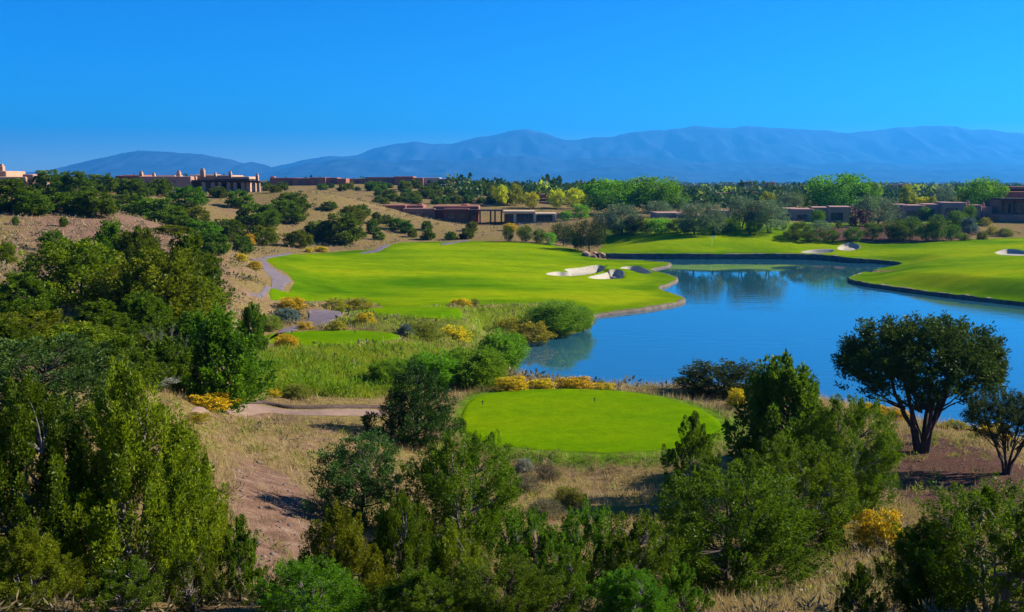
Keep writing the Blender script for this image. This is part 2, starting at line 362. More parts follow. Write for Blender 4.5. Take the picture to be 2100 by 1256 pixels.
s_, _, k_, t_ = sdist(gs[0][mm], gs[1][mm], LK); lake_sd[mm] = s_
edge = np.zeros(gx.size); edge[mm] = LAKE[k_, 2]*(1-t_)+np.roll(LAKE[:, 2], -1)[k_]*t_
gz = gz0.ravel().copy()
walled = (edge > .22) & (lake_sd < .55)
gz = np.where(walled, np.minimum(gz, -.35), gz)
gz = np.where(lake_sd < 0, np.minimum(np.where(edge > .22, -.35, edge), .06+lake_sd*.45), gz); gz = np.maximum(gz, -1.6)

FAIR = px_poly([(552,602),(598,590),(604,580),(592,565),(560,545),(548,532),(600,522),(700,516),(760,512),(800,503),(835,497),(950,495),(1060,497),(1120,502),(1180,511),(1215,524),(1250,530),(1330,535),(1420,550),(1430,600),(1440,625),(1330,640),(1235,648),(1205,632),(1150,622),(1080,624),(980,626),(880,630),(790,629),(720,622),(650,618),(600,612)])
GREEN = px_poly([(1240,524),(1238,500),(1260,489),(1300,484),(1400,474),(1450,462),(1530,458),(1600,472),(1650,487),(1700,492),(1760,499),(1850,499),(1950,494),(2100,487),(2330,480),(2420,560),(2420,660),(2100,640),(1900,612),(1730,590),(1730,560),(1840,552),(1760,545),(1600,536),(1400,536)])
BUNK = [px_poly(P, 5) for P in (
 [(1119,563),(1140,558),(1165,559),(1158,553),(1190,550),(1225,549),(1241,552),(1236,557),(1215,562),(1185,566),(1150,567)],
 [(1206,570),(1222,565),(1245,561),(1270,562),(1281,566),(1275,571),(1250,573),(1225,573)],
 [(1272,557),(1284,554),(1310,556),(1330,562),(1336,567),(1322,568),(1300,564)])]
BUNK2 = [px_poly(P, 5) for P in (
 [(1642,518),(1660,514),(1685,514),(1712,515),(1700,519),(1670,521)], [(1718,514),(1722,505),(1740,501),(1762,504),(1763,510),(1745,515)],
 [(2040,519),(2060,515),(2100,516),(2140,520),(2110,525),(2060,524)])]
PATHS = [px_poly(P, 4) for P in (
 [(511,530),(540,529),(549,540),(568,556),(590,569),(596,580),(583,590),(550,599),(515,604),(500,606),(508,600),(540,591),(556,581),(554,568),(540,554),(530,541),(514,535)],
 [(541,527),(565,523),(595,519),(596,522),(568,527),(545,531)], [(738,519),(765,513),(777,507),(797,502),(799,505),(786,511),(775,517),(742,521)], [(905,500),(940,495),(960,493),(960,495),(940,498),(908,503)],
 [(630,637),(660,636),(690,638),(706,644),(688,654),(672,666),(646,671),(614,677),(575,683),(543,687),(557,678),(608,668),(629,657),(633,646)])]
PATHD = [px_poly([(400,838),(470,831),(530,831),(600,841),(680,840),(770,840),(800,845),(770,854),(680,853),(600,853),(540,848),(470,850),(400,856)], 4)]
for P in [FAIR, GREEN]+[t[0] for t in TEES]+PATHS+PATHD:
    s = sd_box(gs[0], gs[1], P, 3); gz -= .30*sstep(.1, 1.2, -s)
for P in BUNK+BUNK2:
    s = sd_box(gs[0], gs[1], P, 3); gz -= 1.2*sstep(-1.0, .4, -s)
gz = np.where(np.hypot(*gs) > 3000, gz0.ravel(), gz)
cover = np.zeros((gx.size, 3), np.float32)
MEADOW = px_poly([(530,735),(600,727),(720,724),(830,715),(960,725),(1030,770),(1000,790),(900,795),(800,812),(700,815),(600,808),(520,800)])
MEADOW2 = px_poly([(700,660),(850,658),(960,640),(1080,628),(1200,640),(1200,670),(1100,690),(1040,715),(950,700),(850,700),(740,675)])
SOIL = px_poly([(480,930),(560,960),(640,1000),(690,1080),(640,1180),(520,1200),(440,1100)])
MULCH = px_poly([(1820,905),(1880,890),(1960,905),(2100,950),(2250,1000),(2100,1050),(1950,1060),(1830,1010),(1800,960)])
COLLAR = on_level([(930,900),(935,830),(990,800),(1150,790),(1300,795),(1450,825),(1540,850),(1550,890),(1480,940),(1300,955),(1100,950),(980,925)], 2.0)
LAWN = px_poly([(1560,485),(1600,465),(1660,455),(1760,456),(1800,466),(1780,490),(1700,497),(1620,495)])
LAWN2 = px_poly([(1870,470),(1900,448),(1960,446),(2030,448),(2010,458),(1930,472)])
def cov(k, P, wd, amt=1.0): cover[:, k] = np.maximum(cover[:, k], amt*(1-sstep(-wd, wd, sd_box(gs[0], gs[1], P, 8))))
cov(0, MEADOW, 2.5, .95); cov(0, MEADOW2, 3, .55); cov(1, SOIL, 2, .9); cov(2, MULCH, 1.5); cov(0, COLLAR, 1.2, .9); cov(0, LAWN, 2); cov(0, LAWN2, 2); cov(2, px_poly([(1780,462),(1830,452),(1900,458),(1990,462),(2010,478),(1960,492),(1860,496),(1760,496),(1600,490),(1640,482)]), 1.5, .9); cov(0, px_poly([(1225,500),(1235,470),(1300,448),(1420,440),(1560,440),(1640,462),(1500,480),(1350,490)]), 2)  # mulch colour on the far right bank paints in its brown and tree shade
rock = sstep(.2, .8, 1-np.abs(np.arctan2(gs[0], gs[1])+.36)/.2)*sstep(60, 80, np.hypot(*gs))*(1-sstep(130, 160, np.hypot(*gs)))
cover[:, 1] = np.maximum(cover[:, 1], rock*.75)
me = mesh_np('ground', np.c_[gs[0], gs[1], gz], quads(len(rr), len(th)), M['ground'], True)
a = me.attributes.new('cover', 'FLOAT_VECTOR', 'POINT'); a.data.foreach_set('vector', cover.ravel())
tag(link('ground', me), kind='structure')

def sheet(name, P, mat, off, holes=(), shore=False, nc=170, nr=130, zf=None, drop=None, kind='structure'):
    t = np.arctan2(P[:, 0], P[:, 1]); r = np.hypot(P[:, 0], P[:, 1])
    T = np.linspace(t.min()-.002, t.max()+.002, nc); Q = np.geomspace(r.min()*.998, r.max()*1.002, nr)
    TT, QQ = np.meshgrid(T, Q); x = (QQ*np.sin(TT)).ravel(); y = (QQ*np.cos(TT)).ravel(); q = quads(nr, nc)
    cx, cyy = x[q].mean(1), y[q].mean(1)
    ok = sdist(cx, cyy, P)[0] < 0
    for h in holes: ok &= sd_box(cx, cyy, h, 1) > 0
    if shore: ok &= sd_box(cx, cyy, LK, 1) > .12
    q = q[ok]; used, inv = np.unique(q, return_inverse=True); q = inv.reshape(-1, 4); x = x[used]; y = y[used]
    e = np.sort(np.c_[q.ravel(), np.roll(q, -1, 1).ravel()], 1); ue, ct = np.unique(e, axis=0, return_counts=True); b = np.unique(ue[ct == 1])
    bx, by = x[b].copy(), y[b].copy(); best = np.full(len(b), 1e9); nx, ny = bx.copy(), by.copy()
    for h in [P]+list(holes)+([LK] if shore else []):
        s, n_, _, _ = sdist(bx, by, h); s = np.abs(s); m = s < best; best[m] = s[m]; nx[m] = n_[m, 0]; ny[m] = n_[m, 1]
    lim = np.hypot(bx, by)*.02+.1; mv = best < lim; bx[mv] = nx[mv]; by[mv] = ny[mv]; x[b] = bx; y[b] = by
    z = (zf or z_base)(x, y)+off
    if drop: 
        w = sstep(0, drop[1], -sdist(x, y, P)[0]); z = z*(1-w)+(z_base(x, y)-drop[0])*w
    else: z[b] -= off*.9
    me = mesh_np(name, np.c_[x, y, z], q, mat, True); ed = np.abs(sdist(x, y, P)[0])
    if shore: ed = np.minimum(ed, np.abs(sd_box(x, y, LK, 20)))
    a = me.attributes.new('edge', 'FLOAT', 'POINT'); a.data.foreach_set('value', ed.astype(np.float32))
    return tag(link(name, me), kind=kind)
def z_fair(x, y):
    z = z_base(x, y)
    for P, hgt in ((BUNK[0], .38), (BUNK[1], .3), (BUNK[2], .3), (BUNK2[0], .3), (BUNK2[1], .3), (BUNK2[2], .35)):     # mounded far lips of the fairway bunkers
        c = P.mean(0); x0, y0 = P[:, 0], P[:, 1]; sx = np.ptp(x0)/2; z = z+hgt*np.exp(-((x-c[0]-sx*.75)/(sx*.8))**2-((y-y0.max()-.6)/2.4)**2)
    return z
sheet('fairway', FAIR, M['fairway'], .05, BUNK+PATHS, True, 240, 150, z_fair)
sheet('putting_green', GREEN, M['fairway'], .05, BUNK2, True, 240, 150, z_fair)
for P in BUNK: sheet('sand_bunker', P, M['sand'], .03, nc=60, nr=40, zf=z_fair, drop=(.6, .8))
for P in BUNK2: sheet('sand_bunker', P, M['sand'], .03, nc=50, nr=30, zf=z_fair, drop=(.4, .9))
for P, lv in TEES: sheet('tee_green', P, M['green'], .06, nc=90, nr=60)
for P in PATHS: sheet('cart_path', P, M['path'], .06, nc=80, nr=60)
sheet('dirt_path', PATHD[0], M['dirtpath'], .05, nc=90, nr=30)
# water
def lake_sheet():
    P = LK.copy(); s = P-P.mean(0); bm = bmesh.new()
    vs_ = [bm.verts.new((x, y, 0)) for x, y in P+0]; f = bm.faces.new(vs_); bmesh.ops.triangulate(bm, faces=[f]); bmesh.ops.recalc_face_normals(bm, faces=bm.faces)
    me = bpy.data.meshes.new('lake'); 
    for f in bm.faces:
        if f.normal.z < 0: f.normal_flip()
    bm.to_mesh(me); bm.free(); me.materials.append(M['water']); return tag(link('lake', me), kind='structure')
# the sheet runs a little under the banks
n_ = np.roll(LK, -1, 0)-np.roll(LK, 1, 0); n_ = np.c_[n_[:, 1], -n_[:, 0]]/np.linalg.norm(n_, axis=1)[:, None]
sgn = 1 if sdist(LK[:1, 0]+n_[:1, 0]*.3, LK[:1, 1]+n_[:1, 1]*.3, LK)[0][0] > 0 else -1
OUT = n_*sgn; LK0 = LK; LK = LK0+OUT*.35; lake_sheet(); LK = LK0
def shore_wall(name, i0, i1, mat, thick, label, rough=.2):
    """Rough stone lip along part of the lake outline (indices of LAKE_PX)."""
    idx = np.arange(i0*6, i1*6+1) % len(LK); P = LK[idx]; O = OUT[idx]; h = LAKE[idx, 2]
    P = catmull(np.c_[P, h], 5, False); h = P[:, 2]; P = P[:, :2]; O = np.gradient(P, axis=0); O = np.c_[O[:, 1], -O[:, 0]]/np.linalg.norm(O, axis=1)[:, None]*sgn
    prof = [(-.03, -.5), (-.05, 0), (-.03, .3), (.0, .65), (.03, .97), (.12, 1.03), (thick*.8, 1.04), (thick, .5)]
    V = []; n = len(P); k = len(prof)
    for j, (o, t) in enumerate(prof):
        jit = fbm(np.arange(n)*.37, np.full(n, j*1.7), 3, 31)*rough*(1 if 0 < j < 6 else .2); jz = fbm(np.arange(n)*.21, np.full(n, j*.3), 3, 77)*rough*.7*(t > .5)
        V.append(np.c_[P+O*(o+jit)[:, None], h*t+jz+(.02 if t > 0.9 else 0)])
    V = np.stack(V, 1).reshape(-1, 3); i = np.arange(n-1)[:, None]*k; j = np.arange(k-1)[None]
    q = np.stack([i+j, i+j+1, i+k+j+1, i+k+j], -1).reshape(-1, 4)
    return tag(link(name, mesh_np(name, V, q if sgn < 0 else q[:, ::-1], mat, False)), label, 'wall')
shore_wall('retaining_wall', 0, 6, M['rock'], .9, 'long dark stone wall along the far lake edge below the putting green')
shore_wall('retaining_wall', 6, 8, M['rock'], .8, 'short low dark stone wall lining the narrow inlet of the lake')
shore_wall('retaining_wall', 10, 18, M['rock'], .7, 'low dark stone edging curving round the bright green point of the lake')
shore_wall('rim_wall', 35, 49, M['rimrock'], .55, 'thin brown stone rim where the large fairway meets the lake', .08)
# kerb along the back of the dirt path
kp = catmull([cast(a, b)[:3] for a, b in ((470,829),(530,829),(560,833),(600,839),(680,838),(770,838),(800,842))], 6, False)
V = []; 
for dx, dz in ((0, -.1), (0, .13), (.16, .13), (.16, -.1)): V.append(np.c_[kp[:, 0], kp[:, 1]+dx, kp[:, 2]+dz])
V = np.stack(V, 1).reshape(-1, 3); n = len(kp); q = np.array([[i*4+j, i*4+(j+1) % 4, i*4+4+(j+1) % 4, i*4+4+j] for i in range(n-1) for j in range(4)])
tag(link('kerb', mesh_np('kerb', V, q, M['kerb'])), kind='structure')

# ------------------------------------------------------------------ mountains
def mountain(S, D, depth, base, seed, rel):
    S = np.array(S, float); px = np.linspace(S[0, 0], S[-1, 0], 420); py = np.interp(px, S[:, 0], S[:, 1])
    k = np.ones(5)/5; py = np.convolve(np.pad(py, 2, 'edge'), k, 'valid')
    X, _, Z = at(px, py, D); X = np.asarray(X)
    Z = Z+(fbm(px/22, px*0, 4, seed)*.0008+fbm(px/7, px*0, 3, seed+2)*.0004)*D
    rows = np.linspace(-1, .5, 36); V = []
    for s in rows:
        t = 1-abs(s) if s < 0 else 1-s*2
        rg = 1-2*np.abs(fbm(X/420+s*.8+seed, np.full_like(X, s*2.6+seed), 4, seed)); prof = t**1.15
        z = base+(Z-base)*(prof*(1-rel*(1-t)*3.2*t*(1-rg)*1.2) if s != 0 else 1)
        y = D+s*depth+fbm(X/600, np.full_like(X, s*3.), 3, seed+5)*depth*.10*(1-t)
        V.append(np.c_[X*(y/D)**.25 if False else X, y, np.maximum(z, base)])
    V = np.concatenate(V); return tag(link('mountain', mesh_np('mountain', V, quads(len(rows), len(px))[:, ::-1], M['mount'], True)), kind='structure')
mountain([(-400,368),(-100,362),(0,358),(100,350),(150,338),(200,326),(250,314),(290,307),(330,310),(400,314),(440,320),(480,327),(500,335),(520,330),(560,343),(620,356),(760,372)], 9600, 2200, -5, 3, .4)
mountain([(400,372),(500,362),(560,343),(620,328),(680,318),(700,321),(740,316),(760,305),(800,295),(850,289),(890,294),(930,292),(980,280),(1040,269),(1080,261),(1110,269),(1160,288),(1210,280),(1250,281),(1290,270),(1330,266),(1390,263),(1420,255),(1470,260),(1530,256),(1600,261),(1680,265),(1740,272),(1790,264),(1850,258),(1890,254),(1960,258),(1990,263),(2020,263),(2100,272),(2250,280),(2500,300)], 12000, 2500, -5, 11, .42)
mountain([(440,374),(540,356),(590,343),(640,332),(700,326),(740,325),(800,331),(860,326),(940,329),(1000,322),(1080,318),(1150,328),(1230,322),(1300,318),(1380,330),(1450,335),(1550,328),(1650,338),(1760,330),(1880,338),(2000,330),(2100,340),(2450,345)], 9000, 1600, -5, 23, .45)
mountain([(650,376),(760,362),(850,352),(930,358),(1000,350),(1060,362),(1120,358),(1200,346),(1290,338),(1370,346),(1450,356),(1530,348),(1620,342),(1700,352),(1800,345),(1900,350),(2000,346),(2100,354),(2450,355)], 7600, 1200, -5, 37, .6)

# ------------------------------------------------------------------ haze: one box of thin pale-blue air round everything
bm = bmesh.new(); bmesh.ops.create_cube(bm, size=1)
for v in bm.verts: v.co = Vector((v.co.x*32000, v.co.y*32000, -7 if v.co.z < 0 else 740))
me = bpy.data.meshes.new('haze'); bm.to_mesh(me); bm.free()
hm, nt, out = new_mat('haze_air'); pv = node(nt, 'ShaderNodeVolumePrincipled', Density=.000118, Anisotropy=.3); pv.inputs['Color'].default_value = (.050, .41, 1, 1)
nt.links.new(pv.outputs[0], out.inputs['Volume']); me.materials.append(hm); tag(link('haze', me), kind='stuff')

# ------------------------------------------------------------------ plant builders
def unit(v): return v/(np.linalg.norm(v, axis=-1, keepdims=True)+1e-9)
def leaves(P, D, L, Wd, g, O=None):
    """One bent diamond per leaf: positions, directions, lengths, widths (and the way most faces look) -> verts, quads."""
    n = len(P); r = unit(np.cross(D, g.normal(size=(n, 3))*(1 if O is None else .42)+(0 if O is None else O))); L = np.broadcast_to(L, n)[:, None]; Wd = np.broadcast_to(Wd, n)[:, None]
    nrm = np.cross(D, r)
    V = np.stack([P, P+D*L*.5+r*Wd*.5+nrm*Wd*.15, P+D*L, P+D*L*.5-r*Wd*.5+nrm*Wd*.15], 1).reshape(-1, 3)
    return V, np.arange(4*n).reshape(-1, 4)
def plume_crown(seed, n_pl, n_lf, prof, t0=.05, pl=(.10, .22), fat=.34, up=.7, lf=(.03, .011), rmin=.35, lump=.3, cone=.6, spires=()):
    """Crown of unit height and width as many leafy plumes inside a height profile."""
    g = np.random.default_rng(seed); ts = np.linspace(t0, .985, 200); pr_ = np.array([prof(t) for t in ts]); w = pr_**1.3+.02; w /= w.sum()
    t = g.choice(ts, n_pl, p=w)+g.uniform(-.01, .01, n_pl); an = g.uniform(0, 2*np.pi, n_pl); q = np.sqrt(g.uniform(rmin**2, 1, n_pl))
    rad = np.interp(t, ts, pr_)*q*(1-lump+2*lump*vnoise(an*1.6+seed, t*5.5, seed)); 
    P = np.c_[rad*np.cos(an), rad*np.sin(an), t]
    outw = np.c_[np.cos(an), np.sin(an), 0*an]
    A = unit(np.c_[0*an, 0*an, 1+0*an]*up+outw*(1-up)*1.3+g.normal(size=(n_pl, 3))*.16); Ln = g.uniform(*pl, n_pl)*(.75+.5*q); fatv = np.full(n_pl, fat)
    for (sx, sy, z0, z1, r) in spires:
        k = 9; zz = np.linspace(z0, z1, k); P = np.r_[P, np.c_[sx+g.normal(size=k)*r*.35*(1-(zz-z0)/(z1-z0+.01)), sy+g.normal(size=k)*r*.35, zz-.05]]
        A = np.r_[A, unit(np.c_[g.normal(size=(k, 2))*.2, np.ones(k)])]; Ln = np.r_[Ln, np.full(k, .10)*(1.2-.5*(zz-z0)/(z1-z0+.01))]; fatv = np.r_[fatv, np.full(k, .38)]
    N = len(P); s = g.uniform(0, 1, (N, n_lf))**.85; ph = g.uniform(0, 2*np.pi, (N, n_lf)); rr_ = np.sqrt(g.uniform(.05, 1, (N, n_lf)))*(Ln*fatv)[:, None]*np.clip((1-s)**cone*np.minimum(1, s*5+.25), 0, 1)
    e1 = unit(np.cross(A, np.array([.31, .77, .55]))); e2 = np.cross(A, e1)
    pd = e1[:, None]*np.cos(ph)[..., None]+e2[:, None]*np.sin(ph)[..., None]
    C = P[:, None]+A[:, None]*((s-.35)*Ln[:, None])[..., None]+pd*rr_[..., None]
    D = unit(A[:, None]*.7+pd*.75+g.normal(size=C.shape)*.35)
    O = unit(pd*.8+unit(P-np.array([0, 0, .3]))[:, None]*.7+np.array([0, 0, .25])); n = N*n_lf
    V, Q = leaves(C.reshape(-1, 3), D.reshape(-1, 3), g.uniform(.6, 1.4, n)*lf[0], g.uniform(.7, 1.3, n)*lf[1], g, O.reshape(-1, 3))
    tint = np.clip(g.beta(2, 2.3, N)[:, None]*.75+g.uniform(0, .25, (N, n_lf)), 0, 1)
    return V, Q, np.repeat(tint.ravel(), 4), P, A, Ln
def tube(P, rad, sides=5):
    P = np.asarray(P, float); n = len(P); T = unit(np.gradient(P, axis=0)); e1 = unit(np.cross(T, np.array([.9, .1, .42]))); e2 = np.cross(T, e1)
    a = np.arange(sides)*2*np.pi/sides; V = P[:, None]+(e1[:, None]*np.cos(a)[:, None]+e2[:, None]*np.sin(a)[:, None])*np.asarray(rad)[:, None, None]
    i = np.arange(n-1)[:, None]*sides; j = np.arange(sides)[None]; j2 = (j+1) % sides
    return V.reshape(-1, 3), np.stack([i+j, i+j2, i+sides+j2, i+sides+j], -1).reshape(-1, 4)
def join(parts):
    V = []; Q = []; o = 0
    for v, q in parts: V.append(v); Q.append(q+o); o += len(v)
    return np.concatenate(V), np.concatenate(Q)
def bend(a, b, g, n=6, wob=.05, sag=0):
    t = np.linspace(0, 1, n)[:, None]; p = np.asarray(a)*(1-t)+np.asarray(b)*t
    w = np.cumsum(g.normal(size=(n, 3)), 0)*wob*np.linalg.norm(np.subtract(b, a))/n; w[0] = 0
    return p+w*np.sin(t*np.pi*.8+.2)-np.array([0, 0, sag])*np.sin(t*np.pi)
def stems(seed, P, n_stem=3, r0=.035, spread=.10, top=.75, twigs=40, sides=6, split=.12, single=False):
    """Trunks leaning apart from the base, limbs out to a sample of the plumes."""
    g = np.random.default_rng(seed+99); parts = []; tr = []
    for k in range(n_stem):
        a = g.uniform(0, 6.28)+k*6.28/n_stem; e = np.array([math.cos(a)*spread*g.uniform(.5, 1.3), math.sin(a)*spread*g.uniform(.5, 1.3), top*g.uniform(.8, 1)])
        p = bend((0 if single else .02*math.cos(a), 0 if single else .02*math.sin(a), -.06), e, g, 9, .10); tr.append(p)
        parts.append(tube(p, np.linspace(r0, r0*.18, 9)*(1 if n_stem == 1 else .8), sides))
    tr = np.concatenate(tr)
    for i in g.choice(len(P), min(twigs, len(P)), replace=False):
        tgt = P[i]; c = tr[tr[:, 2] < tgt[2]-.04]; c = c if len(c) else tr
        s = c[np.argmin(np.linalg.norm(c-tgt, axis=1)+np.abs(c[:, 2]-(tgt[2]-.18))*.6)]
        L = np.linalg.norm(tgt-s); parts.append(tube(bend(s, tgt, g, 5, .14, .02*L), np.linspace(r0*.32, r0*.07, 5), 4))
    return join(parts)
PROTO = {}
def proto(key, crown, trunk, leaf, bark='bark', crown_name='crown', trunk_name='trunk', extra=None):
    """Stores the meshes a kind of plant is made of; (part name, mesh) pairs."""
    parts = []; cv = crown[0]; sz = 1/np.percentile(cv[:, 2], 99.7); sr = .5/np.percentile(np.abs(cv[:, :2]), 98.5); sc = np.array([sr, sr, sz])
    crown = (cv*sc, crown[1], crown[2]); trunk = trunk and (trunk[0]*sc, trunk[1]); extra = extra and [(nm, v*sc, q, t, mt) for nm, v, q, t, mt in extra]
    if trunk is not None: parts.append((trunk_name, mesh_np(key+'_'+trunk_name, trunk[0], trunk[1], M[bark], True)))
    parts.append((crown_name, mesh_np(key+'_'+crown_name, crown[0], crown[1], M[leaf], False, crown[2])))
    for nm, v, q, t, mt in extra or ():
        parts.append((nm, mesh_np(key+'_'+nm, v, q, M[mt], False, t)))
    PROTO[key] = parts
dome = lambda t: .5*math.sqrt(max(0, 1-((t-.42)/.60)**2))
flame = lambda t: .5*min(1, (t/.22)**.6)*(1-max(0, (t-.25)/.78)**1.5)
oval = lambda t: .5*math.sqrt(max(0, 1-((t-.55)/.47)**2))
column = lambda t: .5*min(1, (t/.15)**.6)*(1-max(0, (t-.3)/.75)**1.8)
LF = {}
# junipers near the camera: fine sprays
def make_junipers():
    for key, sd, n_pl, n_lf, pf, kw, leaf in (
        ('juniper_spired', 11, 310, 165, flame, dict(up=.82, pl=(.10, .20), lf=(.023, .0086), fat=.30, lump=.50, spires=[(.0,.0,.7,1.02,.1),(-.2,.08,.55,.86,.1),(.22,-.1,.5,.82,.1),(.1,-.25,.45,.74,.1),(-.3,-.2,.4,.66,.1),(.34,.1,.35,.6,.1)]), 'juniper_olive'),
        ('juniper_spired_b', 12, 310, 165, flame, dict(up=.8, pl=(.10, .19), lf=(.023, .0086), fat=.30, lump=.50, spires=[(.08,.05,.7,1.0,.1),(-.16,-.1,.6,.93,.1),(.3,-.06,.5,.78,.1),(-.36,0,.35,.64,.1),(.0,-.3,.45,.72,.1)]), 'juniper_bright'),
        ('juniper_round', 13, 470, 130, dome, dict(rmin=.62, up=.62, pl=(.09, .18), lf=(.022, .0090), fat=.32, lump=.36, t0=.02), 'juniper'),
        ('juniper_round_b', 14, 430, 135, dome, dict(rmin=.55, up=.66, pl=(.09, .19), lf=(.022, .0090), fat=.31, lump=.40, t0=.02, spires=[(.1,.0,.8,1.03,.1),(-.2,.0,.7,.95,.1)]), 'juniper_bright'),
        ('juniper_young', 15, 110, 130, column, dict(up=.78, pl=(.10, .20), lf=(.032, .0180), lump=.5, spires=[(0,0,.75,1.03,.1),(-.15,0,.6,.85,.1)]), 'juniper'),
        ('juniper_open', 16, 140, 130, oval, dict(up=.80, pl=(.10, .20), lf=(.028, .0135), lump=.55, rmin=.5, spires=[(0,0,.75,1.02,.1),(.2,.1,.6,.9,.1),(-.25,0,.6,.86,.1)]), 'juniper')):
        V, Q, T, P, A, L = plume_crown(sd, n_pl, n_lf, pf, **kw)
        tr = stems(sd, P, 5 if 'young' not in key else 2, .026, .2 if 'young' not in key else .06, .72, 90 if 'young' not in key else 40)
        proto(key, (V, Q, T), tr, leaf, 'barkgrey' if key != 'juniper_round' else 'bark')
    # mid-distance junipers: coarser sprays
    for i in range(5):
        V, Q, T, P, A, L = plume_crown(40+i, 120, 72, dome if i % 2 else (lambda t: max(flame(t), dome(t)*.8)), up=.5, pl=(.13, .24), fat=.5, lf=(.060, .036), lump=.26, t0=.0)
        proto('hill_juniper_%d' % i, (V, Q, T), stems(40+i, P, 3, .03, .12, .45, 10, 5), ['juniper', 'juniper_olive', 'juniper', 'juniper_bright', 'juniper'][i])
    for i in range(3):
        V, Q, T, P, A, L = plume_crown(60+i, 220, 84, [flame, dome, column][i], up=.66, pl=(.11, .21), fat=.42, lf=(.040, .021), lump=.36, t0=.0, spires=[(0,0,.72,1.02,.1),(.18,.05,.6,.88,.1),(-.2,.1,.55,.8,.1)])
        proto('tall_juniper_%d' % i, (V, Q, T), stems(60+i, P, 4, .035, .16, .7, 40, 5), ['juniper', 'juniper_olive', 'juniper'][i], 'bark')
make_junipers()
def umbrella(seed, n_pl, n_lf, leaf, lo=.30, mid=.60, lean=0.0):
    """Broad domed pine: needle tufts over a cap, several limbs fanning out of a short trunk."""
    g = np.random.default_rng(seed); u = g.uniform(0, 1, n_pl); an = g.uniform(0, 2*np.pi, n_pl); rad = np.sqrt(g.uniform(0, 1, n_pl))
    topz = mid+(1-mid)*np.sqrt(1-rad**2*.97); botz = lo+.04+.17*rad**2
    lump = .8+.4*vnoise(an*1.9+seed, rad*3, seed); z = botz+(topz*(.86+.14*lump)-botz)*u**.55
    rad2 = rad*.50*lump; P = np.c_[rad2*np.cos(an), rad2*np.sin(an), z]
    A = unit(np.c_[np.cos(an)*rad, np.sin(an)*rad, .35+.6*u]+g.normal(size=(n_pl, 3))*.25); Ln = g.uniform(.06, .11, n_pl)
    N = n_pl; s = g.uniform(0, 1, (N, n_lf)); D = unit(A[:, None]*.6+g.normal(size=(N, n_lf, 3))*.75); C = P[:, None]+A[:, None]*((s-.5)*Ln[:, None])[..., None]+g.normal(size=(N, n_lf, 3))*.012
    n = N*n_lf; O = unit(D+np.array([0, 0, .4])+A[:, None]*.6)
    V, Q = leaves(C.reshape(-1, 3), D.reshape(-1, 3), g.uniform(.6, 1.3, n)*.023, g.uniform(.7, 1.3, n)*.0092, g, O.reshape(-1, 3)+g.normal(size=(n, 3))*.5)
    T = np.repeat(np.clip(g.beta(2, 3, N)[:, None]*.75+g.uniform(0, .25, (N, n_lf)), 0, 1).ravel(), 4)
    parts = []; fork = np.array([0, 0, .15])
    for k in range(7):
        a = k*.9+seed; e = np.array([math.cos(a)*g.uniform(.16, .30), math.sin(a)*g.uniform(.16, .30), g.uniform(.5, .68)])
        b0 = np.array([math.cos(a)*.030, math.sin(a)*.030, -.05]); p = bend(b0, e, g, 10, .10); p[:, :2] *= np.linspace(0.6, 1, 10)[:, None]**1.0
        p[1:4, :2] = p[1:4, :2]*.5+b0[:2]*.5; parts.append(tube(p, np.linspace(.020, .007, 10), 7))
        for _ in range(9):
            i = g.integers(0, N); s0 = p[g.integers(5, 10)]
            if np.linalg.norm(P[i]-s0) < .36: parts.append(tube(bend(s0, P[i], g, 5, .12), np.linspace(.009, .003, 5), 4))
    for i in np.argsort(z)[:26]: parts.append(tube(bend((rad2[i]*.35*math.cos(an[i]), rad2[i]*.35*math.sin(an[i]), .33), P[i], g, 5, .10), np.linspace(.010, .003, 5), 4))
    return (V, Q, T), join(parts)
c, t = umbrella(3, 1000, 58, 'pine_dark'); proto('umbrella_pine', c, t, 'pine_dark', 'bark')
c, t = umbrella(8, 460, 64, 'pine_dark', .34, .62); proto('umbrella_pine_small', c, t, 'pine_dark', 'bark')
for key, sd, pf, leaf, n in (('pinon_dense', 21, flame, 'pine', 330), ('pinon_blue', 22, dome, 'pine_blue', 300), ('pinon_mound', 23, dome, 'pine_blue', 300)):
    V, Q, T, P, A, L = plume_crown(sd, n, 92, pf, up=.5, pl=(.07, .13), fat=.45, lf=(.028, .0108), lump=.40, t0=.02, cone=.35)
    proto(key, (V, Q, T), stems(sd, P, 1, .03, .03, .8, 80, 6, single=True), leaf)
# broadleaf trees of the far side
def broad(key, seed, leaf, n_pl, n_lf, pf, lf, up=.35, fat=.62, pl=(.16, .28), t0=.12, lump=.3, nst=1):
    V, Q, T, P, A, L = plume_crown(seed, n_pl, n_lf, pf, t0=t0, up=up, fat=fat, pl=pl, lf=lf, lump=lump, cone=.3)
    proto(key, (V, Q, T), stems(seed, P, nst, .03, .08 if nst == 1 else .18, .7, 12, 5, single=nst == 1), leaf)
broad('cottonwood', 70, 'cottonwood', 130, 75, oval, (.040, .030), lump=.38)
broad('cottonwood_b', 71, 'cottonwood', 130, 75, oval, (.040, .030), lump=.42)
broad('dark_broadleaf', 72, 'juniper', 110, 60, oval, (.045, .030))
broad('silver_tree', 73, 'olive', 100, 70, oval, (.050, .020), lump=.4, t0=.2, nst=3)
broad('silver_tree_b', 74, 'olive', 90, 70, dome, (.050, .020), lump=.45, t0=.2, nst=3)
broad('yellow_tree', 75, 'yellow', 50, 60, oval, (.07, .05), lump=.4)
broad('lime_tree', 76, 'lime', 50, 60, column, (.07, .05), lump=.4)
broad('plum_tree', 77, 'plum', 45, 60, oval, (.07, .05))
broad('round_pine', 78, 'pine_dark', 110, 60, oval, (.05, .022), t0=.22)
broad('leafy_sapling', 79, 'willow', 45, 60, oval, (.07, .045), t0=.12)
